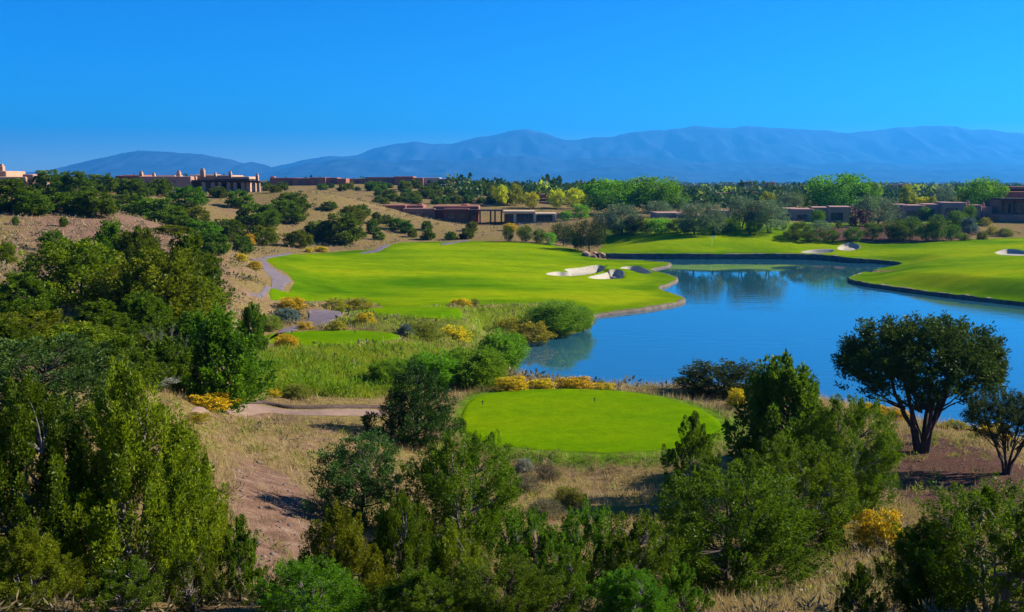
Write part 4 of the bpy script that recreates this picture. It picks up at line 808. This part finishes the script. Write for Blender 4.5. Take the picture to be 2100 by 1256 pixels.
# ------------------------------------------------------------------ buildings
def boxmesh(name, x0, x1, y0, y1, z0, z1, mat, bev=.0, seg=2):
    bm = bmesh.new(); bmesh.ops.create_cube(bm, size=1)
    for v in bm.verts: v.co = Vector(((x0+x1)/2+v.co.x*(x1-x0), (y0+y1)/2+v.co.y*(y1-y0), (z0+z1)/2+v.co.z*(z1-z0)))
    if bev: bmesh.ops.bevel(bm, geom=bm.edges[:], offset=bev, segments=seg, profile=.5, affect='EDGES')
    me = bpy.data.meshes.new(name); bm.to_mesh(me); bm.free(); me.materials.append(mat)
    if bev: me.polygons.foreach_set('use_smooth', [len(p.vertices) != 4 or p.area < .3 for p in me.polygons])
    return me
class House:
    def __init__(s, name, label, pxc, d, base_py, mat, rot=0, cat='house', group='adobe houses'):
        s.d = d; s.pxc = pxc; x, _, _ = at(pxc, base_py, d); s.x0 = float(x); s.zb = float(z_base(np.array([s.x0]), np.array([d]))[0])
        s.zb = min(s.zb, float(at(pxc, base_py, d)[2])) ; s.m = M[mat]; s.o = empty(name, (s.x0, d, s.zb), rot); tag(s.o, label, cat, group)
    def X(s, px, dy=0): return float(at(px, HZ, s.d+dy)[0])-s.x0
    def Z(s, py, dy=0): return float(at(s.pxc, py, s.d+dy)[2])-s.zb
    def wall(s, a, b, top, dy=0, depth=9, base=None, mat=None, name='wall', bev=.22):
        z0 = -1.2 if base is None else s.Z(base, dy); return link(name, boxmesh(name, s.X(a, dy), s.X(b, dy), dy, dy+depth, z0, s.Z(top, dy), M[mat] if mat else s.m, bev), s.o)
    def window(s, a, b, top, bot, dy=0, panes=2, glass='glass'):
        x0, x1, z0, z1 = s.X(a, dy), s.X(b, dy), s.Z(bot, dy), s.Z(top, dy); t = .07; bm = bmesh.new()
        def bx(u0, u1, v0, v1, y0, y1):
            r = bmesh.ops.create_cube(bm, size=1)
            for v in r['verts']: v.co = Vector(((u0+u1)/2+v.co.x*(u1-u0), (y0+y1)/2+v.co.y*(y1-y0), (v0+v1)/2+v.co.z*(v1-v0)))
        bx(x0, x1, z1-t, z1, dy-.07, dy+.1); bx(x0, x1, z0, z0+t, dy-.07, dy+.1)
        for k in range(panes+1):
            u = x0+(x1-x0-t)*k/panes; bx(u, u+t, z0+t, z1-t, dy-.066, dy+.1)
        me = bpy.data.meshes.new('window'); bm.to_mesh(me); bm.free(); me.materials.append(M['frame']); f = link('window', me, s.o)
        for k in range(panes):
            u = x0+t+(x1-x0-t)*k/panes; link('pane', boxmesh('pane', u, u+(x1-x0-t)/panes-t, dy-.035, dy+.03, z0+t, z1-t, M[glass]), f)
    def chimney(s, px, w, top, base, dy=3, mat=None, cap=True):
        a, b = s.X(px-w/2, dy), s.X(px+w/2, dy); z0, z1 = s.Z(base, dy)-.3, s.Z(top, dy); wd = b-a
        c = link('chimney', boxmesh('chimney', a, b, dy, dy+max(wd, .8), z0, z1-.25, M[mat] if mat else s.m, min(.15, wd*.2)), s.o)
        if cap: link('cap', boxmesh('cap', a+wd*.18, b-wd*.18, dy+.15, dy+max(wd, .8)-.15, z1-.28, z1+.12, M['stonecol'], .06), c)
    def post(s, px, w, top, base, dy, mat='stonecol', name='column'):
        return link(name, boxmesh(name, s.X(px-w/2, dy), s.X(px+w/2, dy), dy, dy+max(.35, s.X(px+w/2, dy)-s.X(px-w/2, dy)), s.Z(base, dy)-.4, s.Z(top, dy), M[mat], .05, 1), s.o)
    def slab(s, a, b, top, bot, dy, depth, mat='darkwood', name='roof'):
        return link(name, boxmesh(name, s.X(a, dy), s.X(b, dy), dy, dy+depth, s.Z(bot, dy), s.Z(top, dy), M[mat], .04, 1), s.o)
    def vigas(s, a, b, n, py, dy, r=.13):
        for k in range(n):
            u = s.X(a+(b-a)*(k+.5)/n, dy); v, q = tube([(u, dy+.2, s.Z(py, dy)), (u, dy-.55, s.Z(py, dy))], [r, r], 6)
            bm = bmesh.new(); vv = [bm.verts.new(p) for p in v]
            for f in q: bm.faces.new([vv[i] for i in f])
            bm.faces.new(vv[6:12]); me = bpy.data.meshes.new('beam_end'); bm.to_mesh(me); bm.free(); me.materials.append(M['darkwood']); link('beam_end', me, s.o)
# cut-off house at the frame edge
h = House('adobe_house', 'tan adobe house with one square chimney cut by the edge of the view', 20, 196, 392, 'adobe_tan')
h.wall(-60, 14, 351, 3, 8); h.wall(-60, 54, 363, 0, 7, base=374); h.wall(-60, 40, 362.5, 1.2, 7.5); h.wall(46, 69, 357.5, .6, 7.5, mat='adobe_pink'); h.chimney(2, 11, 338, 352, 4); h.slab(-60, 54, 375.6, 374, -.3, 2, 'darkwood', 'lintel')
h.post(36, 4, 375, 391, .3, 'darkwood'); h.window(22, 34, 381, 391, 1.2, 2); h.vigas(-20, 52, 7, 373, 0)
# the seven-chimney house
h = House('adobe_house', 'long hilltop adobe house with seven chimneys and a columned porch', 390, 240, 395, 'adobe_pink')
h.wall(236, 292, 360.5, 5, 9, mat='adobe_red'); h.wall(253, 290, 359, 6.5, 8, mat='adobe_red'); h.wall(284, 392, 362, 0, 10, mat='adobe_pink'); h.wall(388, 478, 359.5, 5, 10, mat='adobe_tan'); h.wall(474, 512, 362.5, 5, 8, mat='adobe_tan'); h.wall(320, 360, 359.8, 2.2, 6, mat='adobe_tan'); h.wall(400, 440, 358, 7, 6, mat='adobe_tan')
h.slab(390, 448, 369.5, 367.8+3.2, .2, 5.5, 'darkwood'); h.slab(440, 512, 367.3, 371.2, -.6, 6.5, 'darkwood'); h.slab(500, 533, 371.2, 374.2, -.8, 6, 'darkwood')
h.slab(390, 533, 372, 375, 0.2, .4, 'darkwood', 'beam')
for px in (417, 436, 450, 468, 481, 497, 508, 519, 529): h.post(px, 6.5 if px > 445 else 8, 374, 396, .1, 'stonecol')
for px, w, t, b in ((289, 7, 352, 364), (315, 6, 355, 362), (366, 8, 351, 362), (415, 9, 346.5, 361), (441, 5, 354, 360), (472, 6, 352, 362), (527, 6, 357, 374)): h.chimney(px, w, t, b, 3 if px < 520 else 2, 'adobe_tan')
for a, b, t, bt in ((299, 305, 374, 384), (345, 350, 374, 384), (355, 360, 370, 376)): h.window(a, b, t, bt, 0, 2)
for a, b in ((424, 432), (455, 464), (486, 494)): h.window(a, b, 376, 392, 5, 3)
h.vigas(392, 448, 6, 368, 5)
# the row of flat houses behind the tan hill
h = House('adobe_house', 'low red-brown adobe house just beyond the columned porch', 625, 385, 381, 'adobe_red')
h.wall(553, 610, 365, 3, 10); h.wall(600, 640, 365.5, 1, 9); h.wall(636, 668, 364, 0, 10, mat='adobe_red'); h.wall(668, 692, 364.5, .8, 9); h.wall(690, 710, 366.5, 0, 8, mat='adobe_red'); h.wall(555, 563, 362, 4, 3)
for a in (612, 645, 678): h.window(a, a+7, 370, 376, .8 if a == 678 else (0 if a == 645 else 1), 2)
h = House('adobe_house', 'wide mixed brown and grey adobe compound at the middle of the hilltop row', 825, 390, 382, 'adobe_brown')
h.wall(711, 755, 366.5, 3, 10, mat='adobe_brown'); h.wall(752, 812, 363.5, 2, 11, mat='adobe_brown'); h.wall(808, 848, 362, 0, 12, mat='adobe_red'); h.wall(846, 868, 365, -1, 9, mat='adobe_red'); h.wall(866, 902, 364.5, 1, 11, mat='adobe_grey'); h.wall(900, 918, 366.5, 0, 9, mat='adobe_grey'); h.wall(914, 933, 368.5, 1.5, 8, mat='adobe_tan'); h.wall(880, 925, 379, -3, 3, mat='adobe_grey', name='terrace_wall')
for a, dy in ((727, 3), (765, 2), (785, 2), (820, 0), (853, -1), (876, 1), (905, 0)): h.window(a, a+8, 370, 377, dy, 2)
# long red-brown house and the tan pavilion
h = House('adobe_house', 'long red-brown adobe house with pergola above the fairway', 905, 246, 456, 'adobe_red')
h.wall(782, 832, 421, 6, 9, mat='adobe_red'); h.wall(822, 868, 421.5, 7, 8, mat='adobe_red'); h.wall(824, 892, 428, 2, 9, mat='adobe_brown'); h.wall(888, 982, 423, 4, 10, mat='adobe_red'); h.wall(908, 962, 427.5, 2.5, 6, mat='adobe_red'); h.wall(855, 866, 418.5, 9, 3); h.wall(946, 960, 419, 9, 4)
h.slab(888, 985, 430.5, 432.5, 0, 4, 'darkwood'); h.slab(978, 1032, 431, 433.5, -2.5, 7, 'darkwood', 'pergola_roof')
for px in (984, 1006, 1015, 1028): h.post(px, 3.2, 433, 457, -2.2, 'darkwood', 'post')
for a, b, dy in ((840, 852, 2), (866, 880, 2), (918, 932, 2.5), (942, 954, 2.5), (966, 976, 4)): h.window(a, b, 436, 450, dy, 2)
h.wall(975, 1005, 461, -5, .4, mat='adobe_red', name='terrace_wall', bev=.05)
h = House('garden_pavilion', 'flat-roofed tan pavilion with tall glass openings beside the red-brown house', 1090, 243, 462, 'stucco_pale')
h.wall(1030, 1098, 433.5, 0, 8, base=437.5, mat='stucco_pale', name='roof_slab', bev=.05); h.wall(1096, 1142, 438, .3, 8, base=441, mat='stucco_pale', name='roof_slab', bev=.05); h.wall(1034, 1140, 439, 5, 3, mat='adobe_brown')
for a, b, t in ((1053, 1059, 437.4), (1094, 1100, 437.4), (1134, 1140.5, 440.9)): h.wall(a, b, t, .15, 1.2, mat='stucco_pale', name='pier', bev=.05)
for a, b, t in ((1036, 1052, 438), (1060, 1093, 438), (1101, 1133, 441.5)): h.window(a, b, t, 455, 1.0, 4)
h.wall(1058, 1142, 456, -1.2, .12, base=463, mat='frame', name='railing', bev=.02); h.wall(1140, 1165, 452, 1, .4, mat='stucco_pale', name='terrace_wall', bev=.05)
h = House('adobe_house', 'low terracotta house behind the yellow trees', 1150, 300, 428, 'adobe_red')
h.wall(1098, 1160, 398.5, 8, 10); h.wall(1110, 1145, 407, 4, 8); h.wall(1095, 1175, 414, 0, 7, mat='adobe_brown'); h.wall(1150, 1215, 413.5, 1, 8, mat='adobe_brown'); h.wall(1200, 1232, 430, -8, 6, mat='adobe_brown')
for a in (1104, 1124, 1165, 1185): h.window(a, a+9, 418, 425, 0 if a < 1150 else 1, 2)
h.chimney(1132, 6, 402, 408, 5)
h = House('adobe_house', 'mauve-shaded adobe house hidden among silver trees', 1385, 224, 470, 'adobe_pink')
h.wall(1346, 1402, 436.5, 0, 9); h.wall(1388, 1424, 439, -1.5, 8); h.wall(1470, 1500, 432, 2, 8, mat='adobe_pink'); h.wall(1410, 1480, 442, 1, 8)
for a, dy in ((1358, 0), (1374, 0), (1398, -1.5)): h.window(a, a+10, 447, 460, dy, 2)
h.chimney(1395, 6, 432, 438, 3)
h = House('adobe_house', 'mauve adobe house with tall grouped windows over the lawn', 1678, 223, 460, 'adobe_pink', R(-14))
h.wall(1600, 1632, 428, 2, 9); h.wall(1624, 1672, 429, 0, 9); h.wall(1664, 1704, 425.5, 1.2, 9); h.wall(1702, 1748, 424, -1, 9); h.wall(1699, 1705, 422.5, -.6, 2, name='buttress'); h.chimney(1741, 6, 421, 426, 2)
for a, b, t, bt, dy, n in ((1607, 1622, 440, 455, 2, 4), (1639, 1658, 441, 453, 0, 4), (1708, 1732, 436, 452, -1, 5)): h.window(a, b, t, bt, dy, n)
h = House('adobe_house', 'long stepped mauve adobe house with lit end wall below the skyline', 1930, 227, 451, 'adobe_pink', R(-14))
h.wall(1828, 1866, 420, 1.5, 9); h.wall(1858, 1902, 421.5, 0, 9); h.wall(1896, 1938, 419, 1, 9); h.wall(1936, 1984, 415.5, -1, 10); h.wall(1982, 2008, 420, 1, 8); h.wall(2004, 2026, 424, 2, 7); h.chimney(1978, 8, 411.5, 417, 2); h.chimney(2006, 5, 416, 422, 3)
for a, b, t, bt, dy in ((1836, 1852, 432, 446, 1.5), (1866, 1884, 433, 445, 0), (1908, 1918, 430, 442, 1), (1944, 1968, 427, 440, -1)): h.window(a, b, t, bt, dy, 4)
h = House('lodge_building', 'dark two-tier lodge building cut by the edge of the view', 2080, 222, 464, 'adobe_brown', 0, 'building')
h.wall(2058, 2180, 393, 12, 9, mat='adobe_red'); h.wall(2072, 2180, 383, 18, 9, mat='adobe_red'); h.wall(2056, 2180, 410, 3, 7, mat='adobe_brown'); h.wall(2050, 2180, 440, -1, 5, mat='adobe_brown', name='terrace_wall'); h.slab(2056, 2180, 407, 411, -1.5, 5, 'darkwood')
for px in (2060, 2084, 2108): h.post(px, 4, 410, 442, -.8, 'darkwood', 'post')
for a in (2064, 2088): h.window(a, a+18, 416, 438, 3, 3)
h.slab(2068, 2180, 387, 389, 15, 3, 'darkwood', 'roof')
for lab, pxc, d, w, t, bt, mat in (('small dark blue-shaded house in the woods above the silver trees', 1510, 360, 92, 394, 408, 'adobe_brown'), ('tiny tan house on the far skyline above the woods', 1530, 640, 26, 373, 382, 'adobe_tan'), ('tiny pinkish house on the far skyline nearer the huge cottonwood', 1578, 620, 24, 374, 382, 'adobe_pink'),
     ('faint reddish house on the skyline between the valley and the cottonwoods', 1220, 520, 70, 373, 382, 'adobe_red'), ('small far house peeping from the woods behind the lime tree', 1850, 560, 40, 378, 386, 'adobe_pink'), ('little tan house on the skyline beyond the valley junipers', 1002, 480, 34, 374, 382, 'adobe_tan'), ('far low house in the woods left of the two-tier lodge', 2035, 430, 30, 379, 388, 'adobe_red')):
    h = House('adobe_house', lab, pxc, d, bt, mat, group='small houses far off in the woods')
    h.wall(pxc-w/2, pxc+w*.12, t+1.5, 1, 8); h.wall(pxc-w*.1, pxc+w/2, t, 0, 9); h.wall(pxc+w*.2, pxc+w*.42, t-1.5, 4, 4)
    h.window(pxc-w*.34, pxc-w*.14, t+3.5, t+7, 1, 2); h.window(pxc+w*.12, pxc+w*.32, t+3, t+7, 0, 2)

# ------------------------------------------------------------------ small things on the course
for px, py, lab in ((990, 833, 'black tee marker standing towards the dark dense pine on the round tee'), (1219, 827, 'black tee marker standing towards the umbrella pine on the round tee'), (599, 686, 'tiny black tee marker on the second tee by the cart path'), (728, 686, 'tiny black tee marker on the second tee near the lime-green bush')):
    x, y, z = cast(px, py); o = empty('tee_marker', (x, y, z+.05)); tag(o, lab, 'tee marker', 'tee markers'); o.scale = (.8, .8, .8)
    v, q = tube([(0, 0, -.05), (0, 0, .16), (0, 0, .17)], [.035, .03, .0], 8); link('post', mesh_np('post', v, q, M['marker'], True), o)
    v, q = tube([(0, 0, .16), (0, 0, .18), (0, 0, .22), (0, 0, .26), (0, 0, .28)], [.02, .055, .065, .045, .0], 10); link('knob', mesh_np('knob', v, q, M['marker'], True), o)
x, y, z = cast(1460, 506); o = empty('flagstick', (x, y, z)); tag(o, 'thin white flagstick with small flag on the far putting green', 'flagstick')
v, q = tube([(0, 0, -.1), (0, 0, 1.9)], [.014, .012], 6); link('pole', mesh_np('pole', v, q, M['white'], True), o)
fx = np.linspace(0, .4, 7); V = np.concatenate([np.c_[fx, .05*np.sin(fx*9), np.full(7, zz)] for zz in (1.6, 1.88)]); link('flag', mesh_np('flag', V, quads(2, 7), M['white'], True), o)
# stone outfall where the wall begins
x, y, z = cast(1216, 528); o = empty('stone_outfall', (x, y, .0)); tag(o, 'small reddish stone outfall at the head of the lake wall', 'outfall')
g = np.random.default_rng(2)
for k in range(14):
    bm = bmesh.new(); bmesh.ops.create_icosphere(bm, subdivisions=1, radius=1); s = g.uniform(.35, .75)
    for v in bm.verts: v.co = Vector((v.co.x*s*g.uniform(.9, 1.2), v.co.y*s*g.uniform(.9, 1.2), v.co.z*s*.7))
    me = bpy.data.meshes.new('stone'); bm.to_mesh(me); bm.free(); me.materials.append(M['adobe_tan' if k % 3 else 'rimrock']); b = link('stone', me, o); b.location = (g.uniform(-2, 2), g.uniform(-.5, 2), g.uniform(.1, 1.2))
# boulders on the near ground
for px, py, s, lab in ((662, 1055, .16, 'pale stone on the bare soil near the yellow-green juniper'), (905+180, 1000, .14, 'grey stone among dry grass below the round tee'), (1345, 1050, .3, 'dark boulder in the shade above the large round juniper'), (24, 1238, .13, 'dark rounded boulder at the bottom corner under the junipers'), (1790, 858, .25, 'reddish rock on the shore beside the golden shrubs')):
    x, y, z = cast(px, py); bm = bmesh.new(); bmesh.ops.create_icosphere(bm, subdivisions=2, radius=1)
    for v in bm.verts: 
        k = 1+.25*float(fbm(np.array([v.co.x*2+px]), np.array([v.co.y*2+v.co.z*3]), 3, 4)[0]); v.co = Vector((v.co.x*1.2*k*s, v.co.y*k*s, v.co.z*.7*k*s))
    me = bpy.data.meshes.new('boulder'); bm.to_mesh(me); bm.free(); me.materials.append(M['rimrock']); o = link('boulder', me); o.location = (x, y, z+s*.2); tag(o, lab, 'boulder', 'loose boulders')

# ------------------------------------------------------------------ ground cover that nobody could count
SHEETS = [FAIR, GREEN]+[t[0] for t in TEES]+PATHS+PATHD
def scatter(n, r0, r1, seed, inside=None, t0=-.54, t1=.54, pw=0):
    g = np.random.default_rng(seed); th_ = g.uniform(t0, t1, n); r_ = np.exp(g.uniform(math.log(r0), math.log(r1), n)); x = r_*np.sin(th_); y = r_*np.cos(th_)
    ok = np.ones(n, bool)
    for P in SHEETS: ok &= sd_box(x, y, P, 1) > .45
    ok &= sd_box(x, y, LK, 2) > .4
    if inside is not None: ok &= sd_box(x, y, inside, 2) < 0
    return x[ok], y[ok], g
def tufts(name, x, y, g, mat, blades, hgt, wid, spread, lean=.35):
    n = len(x); z = z_base(x, y); r_ = np.hypot(x, y)
    hs_ = g.uniform(.6, 1.4, n)*hgt*np.clip(r_/40, .85, 2.2); sp = spread*np.clip(r_/40, .8, 3)
    B = np.stack([x, y, z-.02], 1)[:, None]+np.concatenate([g.normal(size=(n, blades, 2))*sp[:, None, None], np.zeros((n, blades, 1))], -1)
    D = unit(np.concatenate([g.normal(size=(n, blades, 2))*lean, np.ones((n, blades, 1))], -1)); L = hs_[:, None]*g.uniform(.5, 1.1, (n, blades)); a = g.uniform(0, 6.28, (n, blades))
    wv = np.stack([np.cos(a), np.sin(a), 0*a], -1)*(wid*np.clip(r_/40, .7, 3))[:, None, None]
    V = np.stack([B-wv, B+wv, B+D*L[..., None]], 2).reshape(-1, 3); T = np.repeat(np.clip(g.uniform(0, 1, n)[:, None]*.7+g.uniform(0, .3, (n, blades)), 0, 1).ravel(), 3)
    return tag(link(name, mesh_np(name, V, np.arange(len(V)).reshape(-1, 3), M[mat], False, T)), kind='stuff')
x, y, g = scatter(46000, 16, 75, 101); keep = (fbm(x/3.0, y/3.0, 3, 41)+.15 > g.uniform(-.5, .4, len(x))) & (sd_box(x, y, MEADOW, 2) > 0) & ((sd_box(x, y, SOIL, 2) > -.3) | (g.uniform(0, 1, len(x)) < .12)) & ((sd_box(x, y, MULCH, 2) > 0) | (g.uniform(0, 1, len(x)) < .08))
tufts('dry_grass', x[keep], y[keep], g, 'straw', 6, .34, .009, .11)
x, y, g = scatter(16000, 75, 260, 102); keep = (fbm(x/8.0, y/8.0, 3, 43)+.1 > g.uniform(-.5, .4, len(x)))
tufts('hillside_grass', x[keep], y[keep], g, 'straw', 5, .20, .012, .18)
x, y, g = scatter(60000, 44, 70, 103, MEADOW, -.30, .05); keep = fbm(x/2.2, y/2.2, 3, 71)+.1 > g.uniform(-.5, .5, len(x))
tufts('meadow_grass', x[keep], y[keep], g, 'meadow', 7, .42, .012, .16, .4)
x, y, g = scatter(16000, 44, 70, 107, MEADOW, -.30, .05); keep = fbm(x/3, y/3, 3, 73) > g.uniform(-.1, .5, len(x)); tufts('meadow_straw', x[keep], y[keep], g, 'straw', 8, .42, .009, .16, .4)
x, y, g = scatter(26000, 62, 100, 104, MEADOW2, -.22, .1); keep = fbm(x/3, y/3, 3, 77) > g.uniform(-.3, .5, len(x)); tufts('bank_grass', x[keep], y[keep], g, 'meadow', 5, .26, .010, .16, .4)
x, y, g = scatter(40000, 36, 66, 105, COLLAR, -.1, .3); tufts('rough_grass', x, y, g, 'rough', 4, .11, .008, .08, .4)
def near_shore(n, r0, r1, seed, lo, hi):
    x, y, g = scatter(n, r0, r1, seed); s = sd_box(x, y, LK, 5); ok = (s > lo) & (s < hi); return x[ok], y[ok], g
x, y, g = near_shore(60000, 40, 95, 106, .45, 3.0); keep = np.arctan2(x, y) > -.08; tufts('shore_grass', x[keep], y[keep], g, 'straw', 7, .42, .008, .12)
def clumps(name, x, y, g, mat, n_lf, size, lf, flat=.6, zoff=.0):
    n = len(x); z = z_base(x, y); s = g.uniform(.6, 1.5, n)*size
    D = unit(g.normal(size=(n, n_lf, 3))+np.array([0, 0, .7])); D[..., 2] = np.abs(D[..., 2]); C = np.stack([x, y, z+zoff], 1)[:, None]+D*(s[:, None]*g.uniform(.4, 1, (n, n_lf)))[..., None]*np.array([1, 1, flat])
    V, Q = leaves(C.reshape(-1, 3), unit(D+g.normal(size=D.shape)*.5).reshape(-1, 3), np.repeat(s, n_lf)*lf[0], np.repeat(s, n_lf)*lf[1], g)
    T = np.repeat(np.clip(g.uniform(0, 1, n)[:, None]*.8+g.uniform(0, .2, (n, n_lf)), 0, 1).ravel(), 4)
    return tag(link(name, mesh_np(name, V, Q, M[mat], False, T)), kind='stuff')
x, y, g = scatter(5000, 14, 60, 110); keep = (fbm(x/4, y/4, 3, 51) > g.uniform(-.5, .5, len(x))) & (sd_box(x, y, SOIL, 2) > -.5); clumps('low_scrub', x[keep], y[keep], g, 'scrub', 22, .21, (.6, .11), .85)
x, y, g = scatter(1600, 18, 60, 115); keep = fbm(x/5, y/5, 3, 57) > g.uniform(-.3, .5, len(x)); clumps('green_weeds', x[keep], y[keep], g, 'chamisa', 40, .20, (.6, .10), 1.0)
x, y, g = scatter(13000, 55, 330, 111); keep = fbm(x/14, y/14, 3, 53) > g.uniform(-.5, .4, len(x)); clumps('hillside_scrub', x[keep], y[keep], g, 'scrub', 12, .40, (.6, .28), .7)
x, y, g = scatter(2600, 46, 70, 112, MEADOW, -.3, .05); keep = fbm(x/4, y/4, 3, 75) > g.uniform(-.5, .3, len(x)); clumps('meadow_herbs', x[keep], y[keep], g, 'willow', 60, .40, (.45, .09), 1.3)
x, y, g = scatter(900, 46, 70, 114, MEADOW, -.3, .05); clumps('meadow_scrub', x, y, g, 'juniper', 60, .38, (.45, .09), 1.0)
x, y, g = scatter(900, 62, 100, 113, MEADOW2, -.22, .1); clumps('bank_scrub', x, y, g, 'chamisa', 60, .48, (.4, .10), .9)
x, y, g = scatter(9000, 11, 45, 120); keep = (sd_box(x, y, COLLAR, 2) > 0) & ((sd_box(x, y, SOIL, 3) < .5) | (sd_box(x, y, MULCH, 2) < 0) | (g.uniform(0, 1, len(x)) < .22))
def pebbles(name, x, y, g):
    n = len(x); z = z_base(x, y); s = g.lognormal(-3.5, .55, n); o = np.array([[1, 0, 0], [0, 1, 0], [-1, 0, 0], [0, -1, 0], [0, 0, .7], [0, 0, -.7]]); f = np.array([[0, 1, 4], [1, 2, 4], [2, 3, 4], [3, 0, 4], [1, 0, 5], [2, 1, 5], [3, 2, 5], [0, 3, 5]])
    V = np.stack([x, y, z], 1)[:, None]+(o[None]*g.uniform(.6, 1.3, (n, 6, 3)))*s[:, None, None]; Q = f[None]+np.arange(n)[:, None, None]*6
    return tag(link(name, mesh_np(name, V.reshape(-1, 3), Q.reshape(-1, 3), M['rimrock'])), kind='stuff')
pebbles('gravel', x[keep], y[keep], g)
# woods that read as one mass, from behind the houses to the skyline
g = np.random.default_rng(130); n = 6200; th_ = g.uniform(-.56, .56, n); r_ = np.exp(g.uniform(math.log(300), math.log(1700), n)); x = r_*np.sin(th_); y = r_*np.cos(th_)
keep = (fbm(x/60, y/60, 3, 61) > g.uniform(-.9, .2, n)) & ((th_ > -.06) | (r_ > 430))
x, y, r_ = x[keep], y[keep], r_[keep]; n = len(x); z = z_base(x, y); hh = g.uniform(2.2, 4.6, n)*np.where(g.uniform(0, 1, n) < .05, 1.6, 1); nl = 30
D = unit(g.normal(size=(n, nl, 3))); C = np.stack([x, y, z+hh*.42], 1)[:, None]+D*(hh[:, None, None]*np.array([.6, .6, .46]))*g.uniform(.5, 1, (n, nl, 1))
V, Q = leaves(C.reshape(-1, 3), unit(D+g.normal(size=D.shape)*.5).reshape(-1, 3), np.repeat(hh, nl)*.33, np.repeat(hh, nl)*.27, g, D.reshape(-1, 3))
T = np.repeat(np.clip(g.uniform(0, 1, n)[:, None]*.8+g.uniform(0, .2, (n, nl)), 0, 1).ravel(), 4)
tag(link('woodland', mesh_np('woodland', V, Q, M['forest'], False, T)), kind='stuff')
k = g.choice(n, 260, replace=False); k = k[(np.arctan2(x[k], y[k]) > -.03) & (r_[k] < 900)]
clumps('autumn_trees', x[k], y[k], g, 'lime', 60, 1.9, (.5, .36), 1.3, 1.6)
